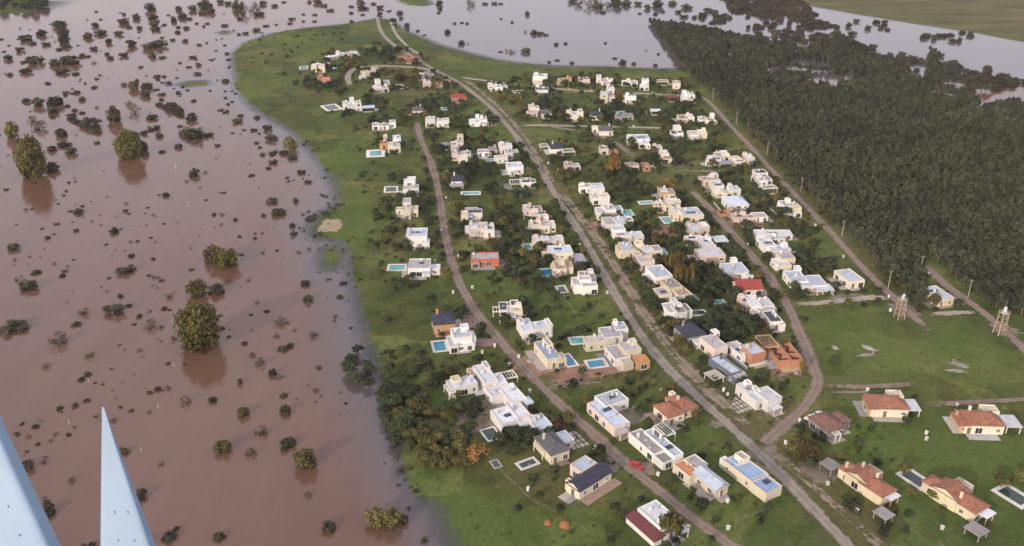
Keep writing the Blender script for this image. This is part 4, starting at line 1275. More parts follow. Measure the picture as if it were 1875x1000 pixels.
def pool(px, py, w_, d_, yaw, wat, rim, label, deck=0.9):
    x, y = g(px, py)
    POOL_SPOTS.append((x, y, max(w_, d_) * .6 + 1.2))
    POOL_SPOTS.append((x, y - max(w_, d_) * .5 - 1.5, 1.8))
    t = thing('swimming_pool', label, 'pool', (x, y, GZ), R(yaw))
    m = MB()
    a, b = w_ / 2, d_ / 2
    A, B_ = a + deck, b + deck
    for (x0, x1, y0, y1) in ((-A, A, -B_, -b), (-A, A, b, B_), (-A, -a, -b + .002, b - .002), (a, A, -b + .002, b - .002)):
        m.box(x0, x1, y0, y1, -0.3, 0.14)
    m.build('rim', rim, t)
    MB().box(-a - .05, a + .05, -b - .05, b + .05, -0.3, 0.045).build('pool_water', wat, t)
    ld = MB()
    for s in (-.25, .25):
        ld.tube([(a - .3, s, 0.0), (a - .3, s, .75), (a + .2, s, .85), (a + .35, s, .1)], [.035] * 4, 5)
    ld.box(a - .34, a - .26, -.25, .25, .08, .13)
    ld.build('ladder', 'steel', t)
    return t


for a in [
    (556, 124, 5, 10, 10, 'pool_dark', 'trim', 'white-rimmed pool beside the cream twin-block house, farthest left'),
    (607, 197, 8, 12, 30, 'pool_dark', 'trim', 'white diamond-shaped pool left of the bright white stepped house', 1.6),
    (732, 159, 6, 11, 32, 'pool_dark', 'trim', 'white-rimmed diamond pool right of the pale house with small tower'),
    (688, 281, 6.5, 9, 8, 'pool_teal', 'trim', 'square turquoise pool with white deck beside cream and orange house', 2.2),
    (716, 347, 5.5, 7, 5, 'pool_dark', 'trim', 'small white-framed pool left of the white stepped house by the brown road'),
    (862, 354, 8.5, 3.5, 4, 'pool_teal', 'trim', 'narrow white-rimmed pool below the dark blue roofed house'),
    (727, 490, 6.5, 5, 2, 'pool_teal', 'trim', 'long narrow pool with white ends left of the grey-white house'),
    (805, 634, 4, 6.5, 12, 'pool_blue', 'trim', 'blue pool left of the white two-storey house with roof terrace'),
    (1041, 660, 3.2, 7.5, 20, 'pool_blue', 'trim', 'narrow blue pool right of the long cream house', .6),
    (1092, 666, 5.8, 4.2, 14, 'pool_blue', 'trim', 'bright blue pool with white deck on bare earth'),
    (1057, 624, 4.4, 4, 10, 'pool_teal', 'trim', 'turquoise pool left of the cream terrace house'),
    (1002, 500, 4.2, 7.2, 8, 'pool_blue', 'roof_q', 'bright blue square pool left of the avenue row'),
    (1029, 530, 2.6, 5, 12, 'pool_dark', 'trim', 'tiny white-rimmed dark pool on the lawn'),
    (966, 452, 3, 5, 10, 'pool_teal', 'trim', 'small pale pool left of the low cream house'),
    (950, 168, 7, 6, 14, 'pool_dark', 'trim', 'white-rimmed pool right of the teal-grey roofed house', .8),
    (1132, 206, 7, 4, 0, 'pool_teal', 'trim', 'turquoise pool behind the wide dark grey roof', 1.0),
    (1208, 463, 5, 8, 10, 'pool_teal', 'roof_q', 'turquoise pool deck right of the lavender grey roof'),
    (1149, 390, 4, 7, 10, 'pool_teal', 'trim', 'small pale green pool behind the third row house', .8),
    (1183, 371, 6.5, 3, 8, 'pool_teal', 'trim', 'slim pale pool on the lawn left of the cream two-block house', .8),
    (1221, 403, 4, 7, 10, 'pool_teal', 'trim', 'turquoise pool left of the large blue-roofed cream house', .8),
    (1267, 545, 2.8, 5, 16, 'pool_teal', 'roof_q', 'small turquoise pool right of the yellow-cream rounded house', .6),
    (1279, 573, 5.2, 3.2, 12, 'pool_dark', 'trim', 'narrow dark pool with white rim right of white grey-roofed house', .5),
    (1318, 555, 3.6, 4, 6, 'pool_teal', 'trim', 'small blue-white pool below the dense trees', .7),
    (899, 795, 4, 5.5, 26, 'pool_dark', 'trim', 'dark green pool with white rim at the edge of the wooded shore', .6),
    (966, 849, 2.4, 5, -60, 'pool_dark', 'trim', 'small white-rimmed pool left of the dark hip-roofed cream house', .8),
    (1675, 877, 3.8, 6.5, 30, 'pool_dark', 'trim', 'dark pool with broad white rim on the lawn at lower right', 1.1),
    (1856, 908, 4.4, 7, 30, 'pool_dark', 'trim', 'dark pool with broad white rim at the right edge', 1.2),
    (897, 293, 8, 4, 6, 'pool_teal', 'trim', 'long pool below the blue-grey roofs left of the white complex', .6),
    (818, 199, 6, 5, 12, 'pool_teal', 'trim', 'pale pool below the small red hip roof', .8),
    (908, 850, 1.8, 3, 26, 'pool_dark', 'concrete', 'small grey concrete basin on the lawn near the wooded shore', .5),
]:
    pool(*a)

# ------------------------------------------------------------------ trees
def crown_arrays(seed, shape, clumps, leaves, size, hollow=0.55, low=False):
    """many small leaf faces in clumps through the crown's volume, radius 1 about the origin"""
    r = np.random.default_rng(seed)
    sx, sy, sz = shape
    V, Fc = [], []
    for c in range(clumps):
        d = r.normal(size=3)
        d /= np.linalg.norm(d)
        if d[2] < -0.5 and not low:
            d[2] *= -0.6
        rad = hollow + (1 - hollow) * r.random() ** 0.6
        rad *= 0.82
        cc = d * rad
        cr_ = r.uniform(0.24, 0.42)
        n = int(leaves * r.uniform(0.6, 1.3))
        p = r.normal(size=(n, 3))
        p /= np.linalg.norm(p, axis=1)[:, None]
        p = cc + p * cr_ * (0.35 + 0.65 * r.random((n, 1)) ** 0.5)
        nr = p * 0.9 + r.normal(size=(n, 3)) * 0.55 + np.array([0, 0, 0.35])
        nr /= np.linalg.norm(nr, axis=1)[:, None]
        a = np.cross(nr, r.normal(size=(n, 3)))
        a /= np.linalg.norm(a, axis=1)[:, None] + 1e-9
        b = np.cross(nr, a)
        s = size * r.uniform(0.6, 1.4, (n, 1))
        e = r.uniform(0.5, 0.9, (n, 1))
        q = np.stack([p - a * s, p - b * s * e + nr * s * 0.15, p + a * s, p + b * s * e], 1) * np.array([sx, sy, sz])
        base = sum(len(v) for v in V)
        V.append(q.reshape(-1, 3))
        Fc.append(np.arange(n * 4).reshape(-1, 4) + base)
    return np.concatenate(V), np.concatenate(Fc)


# kind: crown half-sizes (x, y, z), crown centre height, clumps, leaves, leaf size, leaf material, bark, trunk radius
KIND = dict(
    round=((1, 1, .82), 1.1, 24, 42, .13, 'leaf_green', 'bark', .10),
    dark=((1, 1, .9), 1.1, 24, 42, .13, 'leaf_dark', 'bark', .10),
    olive=((1, 1, .95), 1.15, 24, 42, .13, 'leaf_olive', 'bark', .10),
    amber=((1, 1, .95), 1.3, 18, 34, .13, 'leaf_amber', 'bark', .09),
    poplar=((.42, .42, 1.5), 1.9, 16, 34, .16, 'leaf_gold', 'bark_grey', .05),
    umbrella=((1, 1, .42), .36, 22, 40, .12, 'leaf_flood', 'bark', .08),
    floodround=((1, 1, .66), .46, 26, 44, .12, 'leaf_flood', 'bark', .09),
    floodolive=((1, 1, .95), .75, 28, 44, .11, 'leaf_olive', 'bark_grey', .08),
    bare=((1, 1, .7), .48, 16, 24, .085, 'leaf_rust', 'bark_grey', .07),
    bush=((1, 1, .6), .5, 12, 26, .16, 'leaf_green', 'bark', .06),
    darkbush=((1, 1, .65), .5, 12, 26, .16, 'leaf_dark', 'bark', .06),
    amberbush=((1, 1, .8), .6, 12, 26, .16, 'leaf_amber', 'bark', .06),
    forest=((1, 1, 1.1), 1.75, 16, 28, .18, 'leaf_forest', 'bark_grey', .08),
    big=((1, 1, 1.1), .9, 70, 62, .08, 'leaf_olive', 'bark', .10),
)


def trunk_mesh(kind, v):
    shp, cz, _c, _l, _s, _m, bark, tr = KIND[kind]
    r = random.Random(v * 7 + len(kind))
    m = MB()
    top = cz + shp[2] * 0.3
    bend = (r.uniform(-.1, .1), r.uniform(-.1, .1))
    m.tube([(0, 0, -0.5), (bend[0] * .3, bend[1] * .3, cz * .3), (bend[0], bend[1], cz * .7), (bend[0] * 1.3, bend[1] * 1.3, top)], [tr * 1.5, tr, tr * .75, tr * .25], 7)
    for k in range(5):
        a = k * 1.26 + r.uniform(-.4, .4)
        z0 = cz * r.uniform(.4, .75)
        rr_ = shp[0] * r.uniform(.45, .75)
        m.tube([(bend[0] * .7, bend[1] * .7, z0), (math.cos(a) * rr_ * .5, math.sin(a) * rr_ * .5, z0 + (cz - z0) * .6), (math.cos(a) * rr_, math.sin(a) * rr_, cz + shp[2] * r.uniform(.0, .35))], [tr * .6, tr * .4, tr * .12], 5)
    return m.mesh('trunk', [bark])


def tree_parts(kind, v):
    def make():
        shp, cz, cl, lv, sz, lm, bark, tr = KIND[kind]
        V, Fc = crown_arrays(v * 13 + sum(map(ord, kind)), shp, cl, lv, sz, low=cz <= shp[2] * 1.05)
        return np_mesh('crown', V + np.array([0, 0, cz]), Fc, [lm]), trunk_mesh(kind, v)
    return cached(('tree', kind, v), make)


NV = 6
QUEUE = []


def tree_at(x, y, z, crown_w, kind, label, group=None, tall=1.0, keep=False):
    """remember a tree whose crown is crown_w metres wide; the ones that show largest become things, the small rest one mass"""
    s = crown_w / 2 / max(KIND[kind][0][0], .6)
    QUEUE.append(dict(x=x, y=y, z=z, s=(s * rng.uniform(.78, 1.2), s * rng.uniform(.78, 1.2), s * tall * rng.uniform(.8, 1.2)), kind=kind, v=rng.randrange(NV), rz=rng.uniform(0, 6.28),
                      label=label, group=group, keep=keep or group is None, size=crown_w / max(y, 50) * (1 if kind != 'poplar' else 1.4)))


SHRUBS = ('bush', 'darkbush', 'amberbush')


def plant(q):
    cm_, tm_ = tree_parts(q['kind'], q['v'])
    shrub = q['kind'] in SHRUBS
    t = thing('shrub' if shrub else 'tree', q['label'], 'shrub' if shrub else 'tree', (q['x'], q['y'], q['z']), q['rz'], q['group'])
    t.scale = q['s']
    link('trunk', tm_, t)
    link('crown', cm_, t)


def screen(q):
    """where the photograph shows the foot of a tree"""
    dy, dz = q['y'], q['z'] - ALT
    zc = dy * math.cos(PITCH) - dz * math.sin(PITCH)
    yc = dy * math.sin(PITCH) + dz * math.cos(PITCH)
    return 937.5 + q['x'] / zc * F, 500 - yc / zc * F


def plant_all(limit=300):
    vis = []
    for q in QUEUE:
        q['px'], q['py'] = screen(q)
        q['in'] = -25 < q['px'] < 1900 and -12 < q['py'] < 1030
    vis = sorted([q for q in QUEUE if q['in']], key=lambda q: (not q['keep'], -q['size']))
    solo = [q for q in vis if q['group'] != 'garden greenery'][:limit]
    sid = {id(q) for q in solo}
    rest = [q for q in vis if id(q) not in sid]
    first = {}
    for q in solo:
        first.setdefault(q['label'], []).append(q)
    for lab, lst in first.items():
        if len(lst) > 8:                                # split a big group by where its trees stand
            xs_, ys_ = sorted(q['px'] for q in lst), sorted(q['py'] for q in lst)
            n = len(lst)
            for q in lst:
                q['label'] = lab + ', ' + ('upper' if q['py'] < ys_[n // 2] else 'lower') + ' ' + ('left' if q['px'] < xs_[n // 3] else 'middle' if q['px'] < xs_[2 * n // 3] else 'right') + ' part'
    by = {}
    for q in solo:
        by.setdefault(q['label'], []).append(q)
    for lab, lst in by.items():
        if len(lst) > 1:                                # tell the outermost ones of a look-alike group apart
            left = list(lst)
            for word, key in (('leftmost', lambda q: q['px']), ('rightmost', lambda q: -q['px']), ('nearest', lambda q: -q['py']), ('farthest', lambda q: q['py'])):
                if len(left) < 2 and word != 'rightmost' or not left:
                    break
                b = min(lst, key=key)
                if b in left and len(lab.split()) < 16:
                    b['label'] = word + ' ' + lab
                    left.remove(b)
    for q in solo:
        plant(q)
    wet = [q for q in rest if q['z'] < 0.3]
    dry_ = [q for q in rest if q['z'] >= 0.3]
    tree_mass('drowned_trees', wet, 'small dark trees and bushes scattered in the flood')
    tree_mass('garden_greenery', dry_, 'small trees, hedges and bushes of the gardens and meadows')


def named(ng, name, typ):
    n = ng.nodes.new('GeometryNodeInputNamedAttribute')
    n.data_type = typ
    n.inputs[0].default_value = name
    return n.outputs[0]


def tree_mass(name, lst, label):
    """ONE object of many small trees: a point for each, its kind, turn and size stored on the point"""
    kinds = sorted({(q['kind'], q['v'] % 4) for q in lst})
    me = bpy.data.meshes.new(name)
    me.vertices.add(len(lst))
    me.vertices.foreach_set('co', np.array([(q['x'], q['y'], q['z']) for q in lst], np.float32).ravel())
    me.update()
    a = me.attributes.new('which', 'INT', 'POINT')
    a.data.foreach_set('value', [kinds.index((q['kind'], q['v'] % 4)) for q in lst])
    a = me.attributes.new('turn', 'FLOAT_VECTOR', 'POINT')
    a.data.foreach_set('vector', np.array([(0, 0, q['rz']) for q in lst], np.float32).ravel())
    a = me.attributes.new('size', 'FLOAT_VECTOR', 'POINT')
    a.data.foreach_set('vector', np.array([q['s'] for q in lst], np.float32).ravel())
    o = link(name, me)
    struct(o, 'stuff', label)
    ng = bpy.data.node_groups.new(name, 'GeometryNodeTree')
    ng.interface.new_socket('Geometry', in_out='INPUT', socket_type='NodeSocketGeometry')
    ng.interface.new_socket('Geometry', in_out='OUTPUT', socket_type='NodeSocketGeometry')
    gi, go = ng.nodes.new('NodeGroupInput'), ng.nodes.new('NodeGroupOutput')
    out = ng.nodes.new('GeometryNodeJoinGeometry')
    wh, tu, sz = named(ng, 'which', 'INT'), named(ng, 'turn', 'FLOAT_VECTOR'), named(ng, 'size', 'FLOAT_VECTOR')
    for i, (kd, v) in enumerate(kinds):
        eq = ng.nodes.new('FunctionNodeCompare')
        eq.data_type, eq.operation = 'INT', 'EQUAL'
        ng.links.new(wh, eq.inputs[2])
        eq.inputs[3].default_value = i
        j = ng.nodes.new('GeometryNodeJoinGeometry')
        for me_ in tree_parts(kd, v):
            oi = ng.nodes.new('GeometryNodeObjectInfo')
            oi.inputs['Object'].default_value = bpy.data.objects.new(name + '_source', me_)
            ng.links.new(oi.outputs['Geometry'], j.inputs[0])
        iop = ng.nodes.new('GeometryNodeInstanceOnPoints')
        ng.links.new(gi.outputs[0], iop.inputs['Points'])
        ng.links.new(eq.outputs[0], iop.inputs['Selection'])
        ng.links.new(j.outputs[0], iop.inputs['Instance'])
        ng.links.new(tu, iop.inputs['Rotation'])
        ng.links.new(sz, iop.inputs['Scale'])
        ng.links.new(iop.outputs[0], out.inputs[0])
    ng.links.new(out.outputs[0], go.inputs[0])
    md = o.modifiers.new('trees', 'NODES')
    md.node_group = ng


# --- trees standing in the flood: (x, y, crown width in pixels of the photograph, kind)
U, FR, FO, BA = 'umbrella', 'floodround', 'floodolive', 'bare'
FLOOD = [
    ('dark tree of the upper left drowned grove', [
        (227, 40, 16, FR), (250, 31, 15, FR), (276, 15, 20, FR), (237, 49, 10, U), (256, 50, 13, U), (281, 31, 19, FR), (283, 44, 18, FR), (286, 53, 16, U), (218, 60, 16, U),
        (200, 76, 14, FR), (240, 80, 22, FR), (227, 100, 15, FR), (202, 106, 10, FR), (270, 85, 20, FR), (292, 80, 24, FR), (278, 100, 18, U), (298, 104, 12, U), (258, 122, 9, U),
        (318, 36, 14, FR), (335, 29, 16, FR), (328, 16, 12, FR), (345, 33, 12, U), (352, 16, 15, FR), (325, 58, 12, U), (341, 50, 14, U), (316, 72, 10, U), (340, 74, 12, U)]),
    ('small dark tree scattered in the flood near the top left', [
        (374, 10, 28, FR), (388, 20, 16, FR), (370, 24, 11, U), (404, 3, 12, FR), (418, 6, 12, U), (380, 42, 9, U), (330, 114, 8, U), (346, 122, 9, U), (353, 103, 12, U), (363, 118, 11, U),
        (363, 134, 12, FR), (412, 82, 7, U), (395, 92, 6, U), (393, 107, 6, U), (416, 97, 9, U), (418, 108, 8, U), (420, 122, 8, U), (412, 147, 14, U), (398, 146, 5, U), (413, 178, 9, U), (418, 190, 8, U),
        (404, 200, 10, U), (432, 170, 8, U), (425, 185, 8, U)]),
    ('dark tree in the flooded clump left of the grassy islet', [
        (227, 154, 12, FR), (245, 160, 16, FO), (270, 157, 22, FR), (266, 172, 20, FR), (285, 139, 10, U), (300, 139, 10, U), (308, 151, 12, U), (287, 163, 10, U), (297, 171, 12, U), (295, 181, 12, U),
        (235, 188, 16, BA), (246, 200, 24, BA), (278, 213, 20, FR), (282, 232, 20, U), (265, 242, 16, U), (292, 247, 16, FR), (315, 196, 22, FR), (328, 202, 18, FR), (330, 230, 10, U), (350, 208, 14, U), (352, 217, 20, FR)]),
    ('grey-green bush mass in the flood below the long drowned hedge', [(342, 240, 30, FR), (357, 246, 28, FR), (370, 240, 22, BA), (382, 246, 18, U)]),
    ('dark umbrella tree along the far bay', [
        (437, 12, 26, FR), (447, 20, 26, BA), (470, 15, 22, BA), (475, 25, 18, U), (482, 6, 12, FR), (502, 10, 11, U), (520, 3, 9, U), (566, 3, 10, U), (582, 3, 14, FR), (593, 9, 12, U), (605, 18, 12, U), (440, 34, 10, U),
        (412, 45, 14, U), (437, 62, 9, U), (450, 60, 10, U), (470, 54, 14, U), (487, 46, 10, U), (506, 44, 8, U), (535, 33, 14, U), (555, 25, 9, U), (576, 26, 9, U), (576, 38, 8, U), (531, 42, 9, U), (555, 38, 8, U),
        (644, 11, 9, U), (660, 6, 20, U), (666, 14, 15, U), (643, 23, 8, U), (664, 26, 8, U), (643, 38, 10, U)]),
    ('dark tree in the water beside the far end of the avenue', [
        (684, 6, 10, U), (696, 13, 13, FR), (696, 25, 11, FR), (712, 19, 9, U), (732, 23, 12, FR), (720, 36, 10, U), (722, 46, 9, U), (735, 33, 9, U), (745, 46, 10, FR), (746, 54, 8, U), (765, 56, 8, U), (777, 63, 7, U)]),
    ('small dark tree in the pale water behind far houses', [
        (804, 6, 14, FR), (805, 16, 11, U), (803, 23, 7, U), (862, 6, 18, BA), (888, 6, 10, U), (905, 5, 12, U), (917, 6, 10, U), (966, 25, 10, FR), (917, 34, 6, U), (938, 40, 7, U), (832, 42, 8, U), (845, 41, 7, U), (855, 42, 9, U),
        (820, 58, 13, FR), (845, 78, 13, FR), (857, 80, 6, BA), (962, 58, 8, BA), (977, 59, 16, U), (990, 60, 16, U), (1000, 63, 10, U), (917, 94, 8, U), (927, 93, 8, BA), (938, 94, 13, BA), (963, 92, 18, FR), (1018, 81, 8, FR), (1035, 79, 8, U),
        (1108, 78, 8, U), (1005, 113, 7, U), (1021, 109, 9, U), (1047, 114, 12, U), (1126, 106, 9, U), (1139, 113, 18, U), (1160, 116, 9, U), (1183, 92, 6, BA), (1205, 98, 8, U), (1200, 119, 9, U)]),
    ('brownish tree of the drowned thicket at the top centre right', [
        (1045, 4, 14, BA), (1060, 6, 18, BA), (1078, 9, 20, BA), (1095, 11, 18, FR), (1112, 9, 20, BA), (1130, 8, 18, FR), (1148, 6, 18, FR), (1050, 0, 14, FR), (1090, 2, 18, BA), (1125, 0, 18, FR), (1168, 6, 14, FR), (1185, 14, 12, FR), (1104, 22, 10, U), (1172, 24, 8, U), (1205, 8, 18, FR), (1212, 20, 10, U), (1232, 5, 16, FR), (1255, 12, 16, FR), (1252, 29, 14, U), (1200, 24, 12, U), (1285, 28, 16, U), (1298, 18, 16, U), (1300, 42, 8, U), (1300, 50, 8, U)]),
    ('dark umbrella tree along the inner bend of the shore', [
        (413, 203, 12, U), (435, 220, 20, U), (441, 210, 12, U), (470, 214, 14, U), (465, 237, 13, U), (490, 234, 16, FR), (497, 252, 20, FR), (470, 260, 10, U), (480, 282, 12, U), (500, 277, 16, U), (500, 294, 20, U), (521, 277, 20, U), (533, 268, 22, FO),
        (536, 287, 18, FR), (491, 307, 10, U), (461, 320, 12, U), (526, 324, 9, U), (552, 314, 14, FR), (564, 332, 13, U), (497, 366, 20, U), (509, 387, 24, FR), (541, 367, 12, FR), (570, 397, 18, U), (536, 412, 14, FR), (538, 427, 11, FR), (391, 392, 10, FR), (407, 392, 10, BA),
        (405, 410, 10, BA), (431, 402, 8, FR), (438, 432, 8, U), (548, 461, 11, BA)]),
    ('rusty tree in the flood between big olive tree and shore', [
        (559, 517, 20, U), (565, 547, 18, FR), (621, 542, 14, U), (629, 517, 14, U), (513, 588, 22, BA), (526, 590, 10, BA), (505, 614, 14, BA), (518, 637, 16, FR), (530, 632, 14, FR), (575, 612, 18, BA), (475, 662, 26, BA), (500, 682, 18, FR), (565, 560, 8, BA), (640, 660, 20, BA), (655, 686, 26, BA), (612, 586, 9, BA), (643, 600, 8, U)]),
    ('low dark half-drowned bush in the brown flood at the left', [
        (356, 316, 22, FR), (304, 356, 14, FR), (291, 356, 7, U), (271, 379, 8, U), (377, 365, 7, U), (208, 421, 20, U), (240, 467, 14, U), (230, 490, 32, U), (280, 473, 11, U), (210, 565, 36, U), (275, 592, 28, BA), (300, 563, 13, U), (310, 541, 16, BA), (320, 618, 16, BA),
        (308, 663, 12, U), (275, 717, 12, U), (240, 750, 11, U), (340, 733, 24, BA), (390, 731, 18, FR), (227, 823, 22, FR), (294, 848, 14, BA), (258, 904, 26, FR), (310, 980, 26, FR), (323, 966, 12, FR), (266, 990, 24, FR), (220, 745, 8, U), (255, 640, 12, BA)]),
    ('leafy tree in the bottom flood, left of the shore', [
        (409, 818, 32, FO), (446, 755, 24, FO), (458, 826, 28, BA), (477, 788, 26, BA), (523, 750, 28, FR), (526, 810, 32, FR), (560, 845, 40, FO), (602, 962, 32, FR), (565, 904, 16, BA), (402, 980, 22, FR), (690, 950, 36, FO), (718, 955, 34, FO), (738, 950, 24, FR), (440, 700, 10, FO), (736, 858, 22, BA)]),
]
DUP = []
for label, lst in FLOOD:
    grp = label.split(' ', 1)[1]
    for (px, py, wpx, kd) in lst:
        k = pxm(py)
        wm = max(1.6, wpx / k)
        by = py + 0.22 * wpx
        x, y = g(px, by, 0.0)
        tree_at(x, y, -0.25, wm * 1.1, kd, label, 'flooded trees: ' + grp, tall=rng.uniform(.85, 1.15))
        if 188 <= px <= 338:                             # the same flooded grove goes on to the left edge
            DUP.append(((px - 188) * 1.25, py + 29.5, wpx * 1.2, kd))
for (px, py, wpx, kd) in DUP:
    x, y = g(px, py + 0.22 * wpx, 0.0)
    far_ = py < 300
    tree_at(x, y, -0.25, max(1.6, 1.1 * wpx / pxm(py)), kd, 'dark tree of the drowned grove along the upper left edge' if far_ else 'low dark bush half drowned near the left edge',
            'flooded trees along the left edge, far' if far_ else 'flooded bushes along the left edge, near')
for (px, py, wm, kd, tall, lab) in [
        (370, 630, 16.5, 'big', .88, 'big olive-green tree, tallest standing alone in the brown flood'),
        (395, 536, 8.0, 'floodround', 1.1, 'round dark green tree in the flood above the big olive tree'),
        (362, 542, 8.0, 'floodolive', 1.1, 'yellowish tree in the flood just above the big olive tree'),
        (392, 480, 8.0, 'floodolive', 1.1, 'left of two olive trees rising from the middle of the flood'),
        (416, 486, 9.0, 'floodolive', 1.0, 'right of two olive trees rising from the middle of the flood'),
        (238, 288, 15.0, 'big', 1.35, 'tall yellow-green drowned tree right of the olive tree at left edge'),
        (210, 222, 9.0, 'floodolive', 1.3, 'slim yellowish drowned tree above the tall yellow-green one'),
        (262, 276, 8.0, 'floodround', 1.4, 'dark drowned tree touching the tall yellow-green one on its right'),
        (62, 322, 18.0, 'big', 1.35, 'tall yellow-green drowned tree near the left edge of the photo'),
        (22, 250, 11.0, 'floodolive', 1.3, 'slim yellowish drowned tree hard against the left edge'),
        (97, 312, 8.0, 'floodround', 1.4, 'dark drowned tree right of the yellow-green tree near the left edge')]:
    x, y = g(px, py, 0.0)
    tree_at(x, y, -0.3, wm, kd, lab, tall=tall)

# long drowned hedge joining the grove to the grey bushes, and dense thickets at the very top
for i in range(11):
    f = i / 10
    x, y = g(290 + 42 * f, 192 + 22 * f, 0)
    tree_at(x, y, -.3, 4.2, 'floodround', 'low tree of the drowned hedge slanting through the upper left flood', 'drowned hedge')
    x, y = g(128 + 52 * f, 218 + 26 * f, 0)
    tree_at(x, y, -.3, 4.6, 'floodround', 'low tree of the drowned hedge near the left edge', 'drowned hedge at the left edge')
for i in range(26):
    x, y = g(rng.uniform(-10, 88), rng.uniform(0, 24), 0)
    tree_at(x, y, -.2, rng.uniform(6, 10), 'dark', 'dark green tree of the thicket in the top left corner', 'thicket in the top left corner')

for _ in range(1100):
    px, py = 640 * rng.random() ** 1.15, rng.uniform(40, 1000) ** 1.0
    if rng.random() < (py - 300) / 1400:
        continue
    x, y = g(px, py, 0)
    if float(signed(LAND_MAIN, np.array([x]), np.array([y]))[0]) > -6:
        continue
    if vnoise(np.array([x]), np.array([y]), 32, 91)[0] < .42:
        continue
    tree_at(x, y, -.3, rng.choice((.8, 1.1, 1.5, 2.0, 2.6)), rng.choice(('bare', 'umbrella', 'floodround', 'bare')), 'small half-sunk clump in the flood', 'garden greenery')

shore = np.array(LAND_MAIN[:34])
for _ in range(420):                                     # half-sunk fringe of the west shore
    k = rng.randrange(2, 32)
    f = rng.random()
    q = shore[k] * (1 - f) + shore[k + 1] * f
    x, y = q[0] + rng.gauss(-3.5, 4.5), q[1] + rng.gauss(0, 4)
    if vnoise(np.array([x]), np.array([y]), 18, 95)[0] > .4:
        tree_at(x, y, -.25, rng.choice((.6, .8, 1.0, 1.3, 1.8, 2.4)), rng.choice(('bare', 'bush', 'umbrella', 'bush')), 'half-sunk tuft of the shore', 'garden greenery')
for _ in range(150):
    px, py = rng.uniform(0, 430), 20 + 260 * rng.random() ** 1.1
    x, y = g(px, py, 0)
    if float(signed(LAND_MAIN, np.array([x]), np.array([y]))[0]) < -8 and vnoise(np.array([x]), np.array([y]), 45, 93)[0] > .42:
        tree_at(x, y, -.3, rng.uniform(2.2, 5.0), rng.choice(('bare', 'umbrella', 'floodround', 'umbrella')), 'small half-sunk clump in the flood', 'garden greenery')

# --- trees on dry land: (x, y, spread x, spread y in pixels, count, kind, crown width range in metres, label)
roadpts = np.concatenate([c for c, w_ in ROAD_LINES])
HB = []
for hs in HOUSES:
    for b in hs[2]:
        gx, gy = g(b[0], b[1])
        HB.append((gx, gy, max(b[2], b[3]) * 0.55))
HB = np.array(HB + POOL_SPOTS)


def free(x, y, r):
    return np.min(np.hypot(roadpts[:, 0] - x, roadpts[:, 1] - y)) > 2.6 + r * .4 and np.all(np.hypot(HB[:, 0] - x, HB[:, 1] - y) > HB[:, 2] + r * .45)


